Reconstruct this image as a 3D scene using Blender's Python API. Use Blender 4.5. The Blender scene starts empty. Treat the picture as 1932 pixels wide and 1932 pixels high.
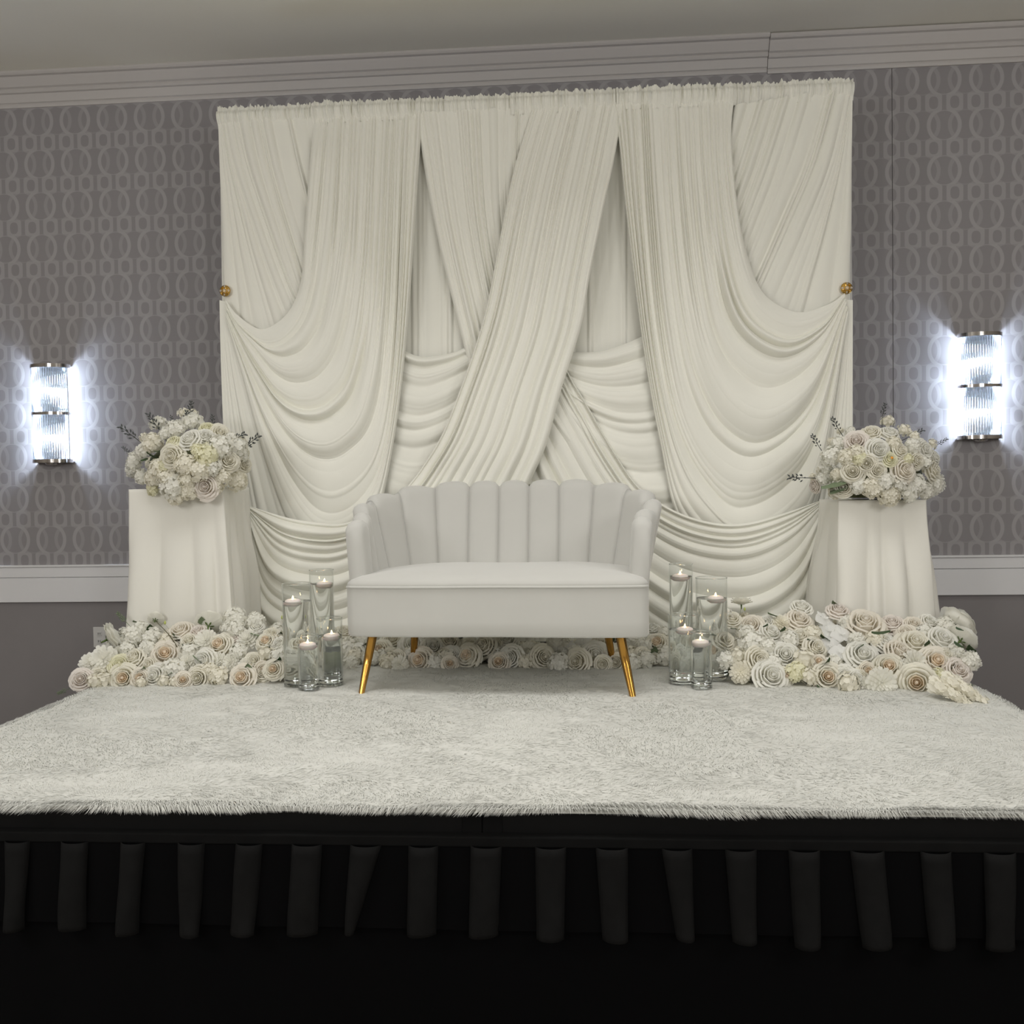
import bpy, bmesh, math, random
import numpy as np
from mathutils import Vector, Matrix
random.seed(7)
rng = np.random.default_rng(7)
SC = bpy.context.scene
COL = SC.collection
PI = math.pi

# ------------------------------------------------------------------ camera
CAM = np.array([0.2718, -2.4363, 1.4603]); YAW, PITCH, ROLL, FPX = 0.0738, -0.0311, -0.0167, 1786.0
_c, _s = math.cos(YAW), math.sin(YAW)
FWD = np.array([-_s*math.cos(PITCH), _c*math.cos(PITCH), math.sin(PITCH)])
_r = np.array([_c, _s, 0.0]); _u = np.cross(_r, FWD)
RGT = _r*math.cos(ROLL) + _u*math.sin(ROLL)
UPV = -_r*math.sin(ROLL) + _u*math.cos(ROLL)
cd = bpy.data.cameras.new('camera'); cam = bpy.data.objects.new('camera', cd); COL.objects.link(cam)
cd.sensor_fit = 'HORIZONTAL'; cd.sensor_width = 36.0; cd.lens = 36.0*FPX/1932.0; cd.clip_start = 0.05
M4 = Matrix.Identity(4)
for i in range(3):
    M4[i][0] = RGT[i]; M4[i][1] = UPV[i]; M4[i][2] = -FWD[i]; M4[i][3] = CAM[i]
cam.matrix_world = M4
SC.camera = cam
SC.cycles.max_bounces = 32; SC.cycles.transmission_bounces = 32; SC.cycles.transparent_max_bounces = 32; SC.cycles.diffuse_bounces = 6
SC.view_settings.view_transform = 'Standard'; SC.view_settings.look = 'None'
SC.view_settings.exposure = 0.31; SC.view_settings.gamma = 1.0; SC.view_settings.use_curve_mapping = False

def at(px, py, Y):
    "world point on the vertical plane Y seen at photo pixel (px, py); arrays welcome"
    px = np.asarray(px, float); py = np.asarray(py, float); Y = np.asarray(Y, float)
    d = FWD*FPX + RGT*(px-966)[..., None] + UPV*(966-py)[..., None]
    t = (Y-CAM[1])/d[..., 1]
    return CAM + d*t[..., None]
def atz(px, py, Z):
    d = FWD*FPX + RGT*(px-966) + UPV*(966-py)
    return CAM + d*((Z-CAM[2])/d[2])
def mpp(P):   # metres per photo pixel at a point
    return float((np.asarray(P)-CAM) @ FWD)/FPX

# ------------------------------------------------------------------ light
W = bpy.data.worlds.new('world'); SC.world = W; W.use_nodes = True
W.node_tree.nodes['Background'].inputs[0].default_value = (1.0, 0.97, 0.92, 1); W.node_tree.nodes['Background'].inputs[1].default_value = 0.02
def area(name, loc, sx, sy, power, col, target=None):
    l = bpy.data.lights.new(name, 'AREA'); l.shape = 'RECTANGLE'; l.size = sx; l.size_y = sy; l.energy = power; l.color = col
    o = bpy.data.objects.new(name, l); COL.objects.link(o); o.location = loc
    if target is not None:
        o.rotation_euler = (Vector(target)-Vector(loc)).to_track_quat('-Z', 'Y').to_euler()
    return o
WARM = (1.0, 0.99, 0.975)
area('ceiling_lamp_over_stage', (0.0, 0.5, 3.78), 3.6, 1.0, 22, WARM).data.spread = math.radians(115)
def globe(name, loc, rad, power, col):
    l = bpy.data.lights.new(name, 'POINT'); l.shadow_soft_size = rad; l.energy = power; l.color = col
    o = bpy.data.objects.new(name, l); COL.objects.link(o); o.location = loc
for gx, gy, gp in ((-2.8, -1.6, 66), (2.8, -1.6, 60), (-2.8, -5.0, 125), (2.8, -5.0, 118)):
    globe('hall_fill_globe', (gx, gy, 2.35), 0.40, gp, WARM)  # unseen globe lights added in the hall, hung low as front and ceiling fill

# ------------------------------------------------------------------ helpers
def lin(c):
    return tuple(((x/255.0)/12.92 if x <= 10 else ((x/255.0+0.055)/1.055)**2.4) for x in c)
def mat(name, rgb, rough=0.6, metal=0.0, spec=0.5, sheen=0.0, trans=0.0, ior=1.45, emit=None, estr=0.0, noise=None, bump=None):
    m = bpy.data.materials.new(name); m.use_nodes = True
    nt = m.node_tree; b = nt.nodes['Principled BSDF']
    col = lin(rgb) + (1,)
    b.inputs['Base Color'].default_value = col
    b.inputs['Roughness'].default_value = rough; b.inputs['Metallic'].default_value = metal
    b.inputs['Specular IOR Level'].default_value = spec
    b.inputs['Sheen Weight'].default_value = sheen
    b.inputs['Transmission Weight'].default_value = trans; b.inputs['IOR'].default_value = ior
    if emit: b.inputs['Emission Color'].default_value = tuple(emit)+(1,); b.inputs['Emission Strength'].default_value = estr
    if noise:      # (scale, amount): grain of the thing's own colour
        tc = nt.nodes.new('ShaderNodeTexCoord'); nz = nt.nodes.new('ShaderNodeTexNoise'); nz.inputs['Scale'].default_value = noise[0]; nz.inputs['Detail'].default_value = 5
        mp = nt.nodes.new('ShaderNodeMapRange'); mp.inputs[3].default_value = 1-noise[1]; mp.inputs[4].default_value = 1+noise[1]
        mx = nt.nodes.new('ShaderNodeMix'); mx.data_type = 'RGBA'; mx.blend_type = 'MULTIPLY'; mx.inputs[0].default_value = 1
        mx.inputs[6].default_value = col
        nt.links.new(tc.outputs['Object'], nz.inputs['Vector']); nt.links.new(nz.outputs['Fac'], mp.inputs[0]); nt.links.new(mp.outputs[0], mx.inputs[7]); nt.links.new(mx.outputs[2], b.inputs['Base Color'])
    if bump:       # (scale, strength, distance)
        tc = nt.nodes.new('ShaderNodeTexCoord'); nz = nt.nodes.new('ShaderNodeTexNoise'); nz.inputs['Scale'].default_value = bump[0]; nz.inputs['Detail'].default_value = 4
        bp = nt.nodes.new('ShaderNodeBump'); bp.inputs['Strength'].default_value = bump[1]; bp.inputs['Distance'].default_value = bump[2]
        nt.links.new(tc.outputs['Object'], nz.inputs['Vector']); nt.links.new(nz.outputs['Fac'], bp.inputs['Height']); nt.links.new(bp.outputs[0], b.inputs['Normal'])
    return m

def mix_in(m, kind, fac, col=None):
    "lets part of the light straight through (kind: Transparent) or scatters it through a thin sheet (Translucent)"
    nt = m.node_tree; b = nt.nodes['Principled BSDF']; out = nt.nodes['Material Output']
    t = nt.nodes.new('ShaderNodeBsdf'+kind); t.inputs[0].default_value = col or b.inputs['Base Color'].default_value
    mx = nt.nodes.new('ShaderNodeMixShader'); mx.inputs[0].default_value = fac
    nt.links.new(b.outputs[0], mx.inputs[1]); nt.links.new(t.outputs[0], mx.inputs[2]); nt.links.new(mx.outputs[0], out.inputs[0]); return m
def petal_mat(name, rgb, rough=.65, **k): return mix_in(mat(name, rgb, rough, **k), 'Translucent', .38)

class MB:
    "collects shapes, builds one mesh"
    def __init__(s): s.V = []; s.F = []; s.n = 0
    def add(s, V, F):
        V = np.asarray(V, float).reshape(-1, 3); s.V.append(V); s.F += [tuple(i+s.n for i in f) for f in F]; s.n += len(V)
    def grid(s, P, closed_u=False, flip=False):
        nu, nv = P.shape[:2]; F = []
        for i in range(nu if closed_u else nu-1):
            for j in range(nv-1):
                a, b = i*nv+j, ((i+1) % nu)*nv+j
                F.append((a, a+1, b+1, b) if flip else (a, b, b+1, a+1))
        s.add(P, F)
    def box(s, x0, x1, y0, y1, z0, z1):
        s.add([(x, y, z) for x in (x0, x1) for y in (y0, y1) for z in (z0, z1)],
              [(0, 1, 3, 2), (4, 6, 7, 5), (0, 4, 5, 1), (2, 3, 7, 6), (0, 2, 6, 4), (1, 5, 7, 3)])
    def lathe(s, prof, n=24, c=(0, 0, 0), tight=0.0):
        if tight:      # loops close to every corner keep the walls' shading straight
            pp = np.asarray(prof, float); out = [pp[0]]
            for a_, b_ in zip(pp[:-1], pp[1:]):
                l_ = np.linalg.norm(b_-a_)
                if l_ > 3*tight: out += [a_+(b_-a_)*tight/l_, b_-(b_-a_)*tight/l_]
                out.append(b_)
            prof = out
        prof = np.asarray(prof, float); a = np.arange(n)*2*PI/n
        P = np.stack([c[0]+np.cos(a)[:, None]*prof[:, 0], c[1]+np.sin(a)[:, None]*prof[:, 0], c[2]+np.zeros((n, 1))+prof[:, 1]], -1)
        s.grid(P, closed_u=True)
    def tube(s, pts, rad, n=8, cap=True):
        pts = np.asarray(pts, float); k = len(pts); rad = np.broadcast_to(np.asarray(rad, float), (k,))
        T = np.gradient(pts, axis=0); T /= np.linalg.norm(T, axis=1)[:, None]+1e-9
        ref = np.array([0, 0, 1.0]) if abs(T[0][2]) < .9 else np.array([1.0, 0, 0])
        a = np.arange(n)*2*PI/n; R = []
        for i in range(k):
            x = np.cross(ref, T[i]); x /= np.linalg.norm(x)+1e-9; y = np.cross(T[i], x)
            R.append(pts[i]+rad[i]*(np.cos(a)[:, None]*x+np.sin(a)[:, None]*y))
        P = np.stack(R, 1); b = s.n; s.grid(P, closed_u=True)
        if cap:
            s.F.append(tuple(b+i*k for i in range(n))[::-1]); s.F.append(tuple(b+i*k+k-1 for i in range(n)))
    def mesh(s, name, m, smooth=True):
        me = bpy.data.meshes.new(name); V = np.concatenate(s.V) if s.V else np.zeros((0, 3))
        me.from_pydata(V.tolist(), [], s.F); me.update()
        if smooth: me.polygons.foreach_set('use_smooth', [True]*len(me.polygons))
        me.materials.append(m); return me
    def build(s, name, m, parent=None, smooth=True, loc=(0, 0, 0)):
        return link(name, s.mesh(name, m, smooth), parent, loc)
def link(name, me, parent=None, loc=(0, 0, 0)):
    o = bpy.data.objects.new(name, me); COL.objects.link(o); o.parent = parent; o.location = loc; return o
def tag(o, label, cat, group=None, kind=None):
    o['label'] = label; o['category'] = cat
    if group: o['group'] = group
    if kind: o['kind'] = kind
    return o
def thing(name, label, cat, loc=(0, 0, 0), rotz=0.0, group=None):
    o = bpy.data.objects.new(name, None); COL.objects.link(o); o.empty_display_size = .1
    o.location = loc; o.rotation_euler = (0, 0, rotz); return tag(o, label, cat, group)
def struct(o): o['kind'] = 'structure'; return o
def bevel(o, w, seg=2):
    b = o.modifiers.new('bevel', 'BEVEL'); b.width = w; b.segments = seg; b.limit_method = 'ANGLE'; return o
def smooth(x): x = np.clip(x, 0, 1); return x*x*(3-2*x)

# ------------------------------------------------------------------ materials
ivory = mat('ivory_drape_fabric', (236, 235, 226), 0.72, spec=0.25, sheen=0.12)
linen = mat('white_plinth_cloth', (222, 220, 212), 0.8, spec=0.2, sheen=0.15)
velvet = mat('pale_velvet_upholstery', (192, 191, 186), 0.85, spec=0.2, sheen=0.35, noise=(6, .03))
gold = mat('polished_gold_metal', (196, 148, 74), 0.22, metal=1.0)
chrome = mat('polished_chrome', (190, 186, 182), 0.12, metal=1.0)
black_paint = mat('black_deck_paint', (12, 12, 12), 0.6, spec=.2, noise=(14, .3))
black_cloth = mat('black_skirt_cloth', (4, 4, 5), 0.9, spec=0.08, sheen=0.02)
black_pleat = mat('black_pleat_cloth', (23, 23, 23), 0.9, spec=0.1, noise=(30, .25))
black_band = mat('black_skirt_band', (18, 18, 18), 0.9, spec=0.1, noise=(20, .25))
steel = mat('dull_steel', (120, 118, 112), 0.4, metal=1.0)
crown_paint = mat('soft_grey_crown_paint', (190, 186, 184), 0.55, noise=(3, .02))
trim_paint = mat('pale_grey_trim_paint', (226, 226, 228), 0.5, noise=(3, .02))
dado_paint = mat('dark_taupe_wall_paint', (136, 132, 133), 0.75, noise=(9, .03), bump=(300, .1, .0008))
ceiling_paint = mat('matte_ceiling_paint', (234, 232, 223), 0.9, noise=(2, .02), bump=(250, .08, .0008))
side_paint = mat('warm_grey_wall_paint', (176, 171, 164), 0.85, bump=(250, .08, .0008))
hall_carpet = mat('taupe_hall_carpet', (132, 124, 116), 0.95, noise=(40, .3), bump=(500, .4, .003))
fur_mat = mat('white_fur_pile', (209, 209, 203), 0.8, spec=0.15, sheen=0.1, noise=(5, .05))
fur_back = mat('white_rug_backing', (206, 206, 200), 0.95, spec=0.1, noise=(24, .05))
glass = mat('clear_glass', (250, 252, 252), 0.0, trans=1.0, ior=1.47)
water_m = mat('clear_water', (254, 255, 255), 0.0, trans=1.0, ior=1.33)
wax = mat('white_candle_wax', (246, 234, 228), 0.45, emit=(1.0, 0.62, 0.42), estr=0.0)
wax.node_tree.nodes['Principled BSDF'].inputs['Subsurface Weight'].default_value = 0.4
wax.node_tree.nodes['Principled BSDF'].inputs['Subsurface Radius'].default_value = (.02, .012, .008)
wick_m = mat('charred_wick', (30, 26, 24), 0.9)
flame_m = mat('candle_flame', (255, 200, 120), 0.5, emit=(1.0, 0.62, 0.25), estr=40)
bulb_m = mat('white_lamp_bulb', (255, 255, 255), 0.5, emit=(0.70, 0.82, 1.0), estr=390)
socket_white = mat('white_plastic_plate', (205, 204, 202), 0.4)
slot_dark = mat('dark_slot', (40, 40, 40), 0.6)
stone_gold = mat('brooch_gold', (214, 172, 92), 0.2, metal=1.0)
crystal = mat('crystal_stone', (250, 246, 236), 0.03, spec=1.0, trans=0.6, ior=1.8)
pet_white = petal_mat('white_petal', (243, 242, 235), 0.65, spec=0.2, sheen=0.1)
pet_cream = petal_mat('cream_petal', (242, 239, 227), 0.65, spec=0.2, sheen=0.1)
pet_ivory = petal_mat('ivory_petal', (242, 237, 226), 0.65, spec=0.2, sheen=0.1)
pet_blush = petal_mat('blush_petal', (241, 235, 228), 0.65, spec=0.2)
pet_peach = petal_mat('peach_heart_petal', (243, 230, 210), 0.65, spec=0.2)
pet_lemon = petal_mat('pale_lemon_petal', (240, 238, 214), 0.65, spec=0.2)
pet_orchid = petal_mat('cool_white_orchid_petal', (240, 240, 237), 0.55, spec=0.3)
orange_m = mat('orange_stamen', (224, 150, 50), 0.7)
green_m = mat('green_calyx', (84, 104, 52), 0.6)
bud_m = mat('yellow_green_bud', (178, 186, 104), 0.6)
leaf_m = mat('grey_green_leaf', (110, 124, 96), 0.7, noise=(12, .12))
dark_leaf = mat('dark_green_leaf', (56, 74, 44), 0.65, noise=(12, .12))
sprig_m = mat('dusty_dark_sprig', (78, 82, 80), 0.7)
stem_m = mat('brown_green_stem', (78, 74, 48), 0.7)
foam_m = mat('moss_base', (104, 108, 80), 0.95, noise=(30, .25))

def thin_glass_material():
    "thin blown wall: lets light straight through and mirrors it at grazing angles"
    m = bpy.data.materials.new('thin_clear_glass'); m.use_nodes = True; nt = m.node_tree; nt.nodes.clear()
    out = nt.nodes.new('ShaderNodeOutputMaterial'); mix = nt.nodes.new('ShaderNodeMixShader'); lw = nt.nodes.new('ShaderNodeLayerWeight'); lw.inputs[0].default_value = .5; f = nt.nodes.new('ShaderNodeMath'); f.operation = 'POWER'; f.inputs[1].default_value = 4.5
    f2 = nt.nodes.new('ShaderNodeMath'); f2.operation = 'MULTIPLY_ADD'; f2.inputs[1].default_value = .75; f2.inputs[2].default_value = .025; nt.links.new(lw.outputs['Facing'], f.inputs[0]); nt.links.new(f.outputs[0], f2.inputs[0])
    t = nt.nodes.new('ShaderNodeBsdfTransparent'); t.inputs[0].default_value = (0.984, 0.988, 0.986, 1)
    g = nt.nodes.new('ShaderNodeBsdfGlossy'); g.inputs['Roughness'].default_value = 0.0; g.inputs[0].default_value = (.9, .92, .92, 1)
    nt.links.new(f2.outputs[0], mix.inputs[0]); nt.links.new(t.outputs[0], mix.inputs[1]); nt.links.new(g.outputs[0], mix.inputs[2]); nt.links.new(mix.outputs[0], out.inputs[0])
    return m
thin_glass = thin_glass_material()
def glass_rod_material():
    m = bpy.data.materials.new('ribbed_crystal_glass'); m.use_nodes = True; nt = m.node_tree; nt.nodes.clear()
    out = nt.nodes.new('ShaderNodeOutputMaterial'); mix = nt.nodes.new('ShaderNodeMixShader'); mix.inputs[0].default_value = 0.55
    t = nt.nodes.new('ShaderNodeBsdfTransparent'); t.inputs[0].default_value = (0.94, 0.97, 1, 1)
    g = nt.nodes.new('ShaderNodeBsdfGlass'); g.inputs[0].default_value = (0.95, 0.98, 1, 1); g.inputs['Roughness'].default_value = 0.03; g.inputs['IOR'].default_value = 1.5
    nt.links.new(t.outputs[0], mix.inputs[1]); nt.links.new(g.outputs[0], mix.inputs[2]); tr = nt.nodes.new('ShaderNodeBsdfTranslucent'); tr.inputs[0].default_value = (.9, .95, 1, 1); m2 = nt.nodes.new('ShaderNodeMixShader'); m2.inputs[0].default_value = .008
    nt.links.new(mix.outputs[0], m2.inputs[1]); nt.links.new(tr.outputs[0], m2.inputs[2]); nt.links.new(m2.outputs[0], out.inputs[0])
    return m
rod_glass = glass_rod_material()

def wallpaper_material():
    "rows of octagon rings and interlocking ovals, a lighter print on taupe paper"
    m = bpy.data.materials.new('ring_trellis_wallpaper'); m.use_nodes = True; nt = m.node_tree; L = nt.links; b = nt.nodes['Principled BSDF']
    def mth(op, a, c=None, d=None, clamp=False):
        n = nt.nodes.new('ShaderNodeMath'); n.operation = op; n.use_clamp = clamp
        for i, v in enumerate((a, c, d)):
            if v is None: continue
            if isinstance(v, (int, float)): n.inputs[i].default_value = v
            else: L.new(v, n.inputs[i])
        return n.outputs[0]
    tc = nt.nodes.new('ShaderNodeTexCoord'); sp = nt.nodes.new('ShaderNodeSeparateXYZ'); L.new(tc.outputs['Object'], sp.inputs[0])
    p = 0.1095; q = 2.19                             # square spacing in metres, row pitch in units of it
    u = mth('DIVIDE', mth('ADD', sp.outputs[0], 20*p+0.012), p); v = mth('DIVIDE', mth('ADD', sp.outputs[2], -3.452+40*q*p), p)
    du = mth('SUBTRACT', mth('FRACT', mth('ADD', u, .5)), .5)
    dv = mth('MULTIPLY', mth('SUBTRACT', mth('FRACT', mth('ADD', mth('DIVIDE', v, q), .5)), .5), q)
    au = mth('ABSOLUTE', du); av = mth('ABSOLUTE', dv)
    def below(x, e, s=.03): # soft step x<e
        return mth('MULTIPLY_ADD', mth('SUBTRACT', e, x), 1/s, .5, True)
    outer = mth('MAXIMUM', mth('SUBTRACT', au, .40), mth('SUBTRACT', av, .42))
    outer = mth('MAXIMUM', outer, mth('SUBTRACT', mth('ADD', au, av), .74))
    inner = mth('SUBTRACT', mth('SQRT', mth('ADD', mth('POWER', mth('DIVIDE', au, .215), 2.6), mth('POWER', mth('DIVIDE', av, .30), 2.6))), 1)
    sq = mth('MULTIPLY', below(outer, 0), mth('SUBTRACT', 1, below(inner, 0, .12)))
    def oval(off):   # every second column, centred half way between rows
        x = mth('MULTIPLY', mth('SUBTRACT', mth('FRACT', mth('ADD', mth('DIVIDE', mth('SUBTRACT', u, off), 2.0), .5)), .5), 2.0)
        y = mth('MULTIPLY', mth('SUBTRACT', mth('FRACT', mth('DIVIDE', v, q)), .5), q)
        e = mth('SQRT', mth('ADD', mth('POWER', mth('DIVIDE', mth('ABSOLUTE', x), .735), 2), mth('POWER', mth('DIVIDE', mth('ABSOLUTE', y), .79), 2)))
        return mth('MULTIPLY', below(mth('ABSOLUTE', mth('SUBTRACT', e, 1)), .125, .05), below(mth('ABSOLUTE', y), .72, .04))
    o1 = mth('MULTIPLY', oval(.5), 1.0); o2 = mth('MULTIPLY', oval(1.5), .55)
    pat = mth('MAXIMUM', mth('MULTIPLY', sq, .85), mth('MAXIMUM', o1, o2))
    mx = nt.nodes.new('ShaderNodeMix'); mx.data_type = 'RGBA'; mx.inputs[6].default_value = lin((141, 138, 140))+(1,); mx.inputs[7].default_value = lin((162, 159, 161))+(1,)
    L.new(pat, mx.inputs[0]); L.new(mx.outputs[2], b.inputs['Base Color']); b.inputs['Roughness'].default_value = .6; b.inputs['Specular IOR Level'].default_value = .3
    return m
wallpaper = wallpaper_material()

# ------------------------------------------------------------------ room shell
YW, ZC, ZR0, ZR1, CEIL = 2.85, 3.656, 0.810, 1.023, 3.82
XL, XR, YF = -7.0, 7.0, -8.5
ST = 0.60; FL0 = -.10
def shell(name, m, *b):
    k = MB(); k.box(*b); return struct(k.build(name, m, smooth=False))
shell('floor', hall_carpet, XL-.2, XR+.2, YF-.2, YW+.2, -.3, FL0)
shell('ceiling', ceiling_paint, XL-.2, XR+.2, YF-.2, YW+.2, CEIL, CEIL+.2)
wb = shell('wall_back', dado_paint, XL, XR, YW, YW+.2, FL0, CEIL)
shell('wall_left', side_paint, XL-.2, XL, YF, YW+.2, FL0, CEIL)
shell('wall_right', side_paint, XR, XR+.2, YF, YW+.2, FL0, CEIL)
shell('wall_front', side_paint, XL, XR, YF-.2, YF, FL0, CEIL)
seam = float(at(1683.5, 500, YW)[0])
for x0, x1 in ((XL, seam-.002), (seam+.002, XR)):    # papered panels of the back wall meeting in a fine upright joint
    k = MB(); k.box(x0, x1, YW-.006, YW+.001, ZR1-.01, ZC+.03); k.build('wallpaper_panel', wallpaper, wb, smooth=False)
def crown(x0, x1, dz, name, dy=0.0):
    prof = [(0, -.004), (.012, -.004), (.016, .008), (.014, .018), (.022, .022), (.030, .050), (.034, .064), (.046, .068), (.052, .078), (.050, .088), (.062, .094), (.082, .128), (.088, .140), (.104, .144), (.110, .152), (.110, .166), (0, .166)]
    P = np.array([[(x, YW-a-dy, ZC+c+dz) for a, c in prof] for x in (x0, x1)])
    k = MB(); k.grid(P, flip=True); n = len(prof)
    k.F.append(tuple(range(n))); k.F.append(tuple(range(2*n-1, n-1, -1)))
    return struct(k.build(name, crown_paint, smooth=False))
xj = float(at(1450, 120, YW-.05)[0])
crown(XL, xj-.001, 0.0, 'trim_1'); crown(xj+.001, XR, -.009, 'trim_2', .004)
k = MB(); k.box(XL, XR, YW-.022, YW, ZR0, ZR1-.071); k.box(XL, XR, YW-.026, YW, ZR1-.068, ZR1-.008); k.box(XL, XR, YW-.018, YW, ZR1-.072, ZR1-.066); k.box(XL, XR, YW-.034, YW, ZR1-.008, ZR1+.004)
bevel(struct(k.build('trim_3', trim_paint, smooth=False)), .003, 1)
k = MB(); k.box(XL, XR, YW-.015, YW, FL0, FL0+.12); bevel(struct(k.build('baseboard_back', trim_paint, smooth=False)), .004, 1)
# wall outlet half hidden by the left flowers
c = at(189, 1202, YW)
wo = thing('wall_outlet', 'white electrical outlet plate low on the dark wall, left of the flowers', 'outlet', c)
k = MB(); k.box(-.038, .038, -.008, .0, -.06, .06); bevel(k.build('cover_plate', socket_white, wo, False), .003)
for dz in (-.022, .022):
    k = MB(); k.box(-.015, .015, -.011, -.006, dz-.014, dz+.014); f = bevel(k.build('socket', socket_white, wo, False), .004)
    k = MB(); k.box(-.007, -.004, -.012, -.009, dz-.006, dz+.006); k.box(.004, .007, -.012, -.009, dz-.006, dz+.006); k.build('slot', slot_dark, f, False)

# ------------------------------------------------------------------ stage
for sx, side in ((-1, 'left'), (1, 'right')):
    t = thing('stage_deck', f'black portable stage deck forming the {side} half of the platform under the fur rug', 'stage', (sx*.916, 1.22, 0), 0, 'portable stage decks')
    k = MB(); k.box(-.905, .905, -1.21, 1.21, ST-.03, ST-.001); k.build('deck_panel', black_paint, t, False)
    for nm, b in (('front_rail', (-.9145, .9145, -1.22, -1.195, ST-.088, ST)), ('back_rail', (-.9145, .9145, 1.195, 1.22, ST-.088, ST)),
                  ('side_rail', (-.9145, -.89, -1.195, 1.195, ST-.088, ST)), ('side_rail', (.89, .9145, -1.195, 1.195, ST-.088, ST))):
        k = MB(); k.box(*b); bevel(k.build(nm, black_paint, t, False), .004)
    bx = -sx*.915
    k = MB(); k.box(min(bx, bx+sx*.052), max(bx, bx+sx*.052), -1.224, -1.218, ST-.07, ST-.006); bevel(k.build('corner_bracket', black_band, t, False), .002, 1)
    k = MB(); k.tube([(bx+sx*.026, -1.226, ST-.058), (bx+sx*.026, -1.222, ST-.058)], .005, 8); k.build('bolt', steel, t)
    for lx in (-.85, .85):
        for ly in (-1.1, 1.1):
            k = MB(); k.tube([(lx, ly, FL0), (lx, ly, ST-.03)], .025, 12); k.build('leg', steel, t)

def cloth_strip(x0, x1, z0, z1, y, wav, nx, nz, ph=0.0):
    X = np.linspace(x0, x1, nx)[:, None]; Z = np.linspace(z1, z0, nz)[None, :]
    t = (z1-Z)/max(z1-z0, 1e-6)
    Y = y - wav*t*(np.sin(X*9+ph)*.5+np.sin(X*23+2*ph)*.3+np.sin(X*3.1+Z*5)*.4)
    return np.stack(np.broadcast_arrays(X, Y, Z), -1)
sk = thing('stage_skirt', 'black pleated stage skirt hanging along the front and sides of the platform', 'stage skirt', (0, 0, 0))
k = MB(); P = cloth_strip(-1.86, 1.86, FL0+.01, ST-.10, -.016, .012, 300, 24); k.grid(P); k.build('lower_drape', black_cloth, sk)
ZB1 = float(at(966, 1578, -.03)[2]); ZB0 = float(at(966, 1598, -.03)[2])
k = MB(); k.box(-1.865, 1.865, -.036, -.002, ZB0, ZB1); bevel(k.build('header_band', black_band, sk, False), .004)
k = MB(); P = cloth_strip(-1.86, 1.86, float(at(966, 1755, -.03)[2]), ZB0+.004, -.032, .004, 260, 14, 1.0); k.grid(P); k.build('valance', black_cloth, sk)
pleats = [(5, 52, 5, 40, 1757), (112, 162, 106, 155, 1758), (225, 270, 216, 255, 1766), (333, 383, 334, 372, 1769), (443, 492, 431, 477, 1766), (549, 605, 540, 595, 1768),
          (660, 717, 648, 664, 1767), (770, 825, 768, 820, 1769), (888, 945, 885, 938, 1771), (1010, 1067, 1013, 1063, 1774), (1125, 1184, 1138, 1184, 1778), (1250, 1306, 1278, 1310, 1776),
          (1370, 1428, 1385, 1428, 1782), (1490, 1548, 1502, 1549, 1790), (1607, 1670, 1630, 1685, 1790), (1740, 1797, 1757, 1805, 1790), (1860, 1920, 1865, 1920, 1797), (-105, -58, -108, -70, 1752), (1985, 2045, 1995, 2050, 1800)]
for i, (a, b, c_, d, yb) in enumerate(pleats):
    tl, tr = at(a, 1599, -.046), at(b, 1599, -.046); bl, br = at(c_, yb, -.05), at(d, yb, -.05)
    tl[2] = tr[2] = ZB0+.003
    nu, nv = 9, 16; P = np.zeros((nu, nv, 3)); ph = rng.random()*6
    for p_ in range(nu):
        for q_ in range(nv):
            u_, v_ = p_/(nu-1), q_/(nv-1); w_ = v_**.8
            A = tl*(1-u_)+tr*u_; B = bl*(1-u_)+br*u_; P[p_, q_] = A*(1-w_)+B*w_
            P[p_, q_, 1] += .012*(2*u_-1)**4 - .008*math.sin(v_*4+ph+u_*2)*v_ - .006*math.sin(u_*PI)
    k = MB(); k.grid(P); o = k.build('pleat', black_pleat, sk); sm = o.modifiers.new('thick', 'SOLIDIFY'); sm.thickness = .002
for s in (-1, 1):
    Y_ = np.linspace(-.01, 2.46, 160)[:, None]; Z_ = np.linspace(ST-.10, FL0+.01, 8)[None, :]
    X_ = s*(1.85+.012*np.sin(Y_*40)*(ST-Z_)/ST)
    k = MB(); k.grid(np.stack(np.broadcast_arrays(X_, Y_, Z_), -1)); k.build('side_drape', black_cloth, sk)

# ------------------------------------------------------------------ fur rug
def vnoise(x, y, seed=0, octaves=3):
    r = np.random.default_rng(seed); out = 0; amp = 1.0
    for o in range(octaves):
        g = r.random((64, 64)); xi = np.floor(x).astype(int); yi = np.floor(y).astype(int); fx = smooth(x-xi); fy = smooth(y-yi)
        G = lambda a, b: g[a % 64, b % 64]
        out = out + amp*((G(xi, yi)*(1-fx)+G(xi+1, yi)*fx)*(1-fy)+(G(xi, yi+1)*(1-fx)+G(xi+1, yi+1)*fx)*fy - .5)
        x, y, amp = x*2.03+17, y*2.03+5, amp*.5
    return out
rug = thing('fur_rug', 'large white faux fur rug covering the top of the stage', 'rug', (0, 1.2, ST))
RX, RY0, RY1, RZ = 1.822, -.012, 2.42, ST+.020
def rug_h(x, y): return RZ + .012*vnoise(x*2.3, y*3.1, 3) + .007*vnoise(x*9, y*14, 4)
X = np.linspace(-RX, RX, 300)[:, None]; Y = np.linspace(RY0, RY1, 220)[None, :]
Xb, Yb = np.broadcast_arrays(X, Y); H = rug_h(Xb, Yb)
edge = np.minimum(np.minimum(RX-np.abs(Xb), Yb-RY0), RY1-Yb); H = ST+.003 + (H-ST-.003)*np.sqrt(np.clip(edge/.025, 0, 1))
P = np.stack([Xb, Yb-1.2, H-ST], -1); k = MB(); k.grid(P); k.build('rug_backing', fur_back, rug)
N = 300000
x = rng.uniform(-RX, RX, N); y = RY0 + (RY1-RY0)*rng.random(N)**1.25
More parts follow.
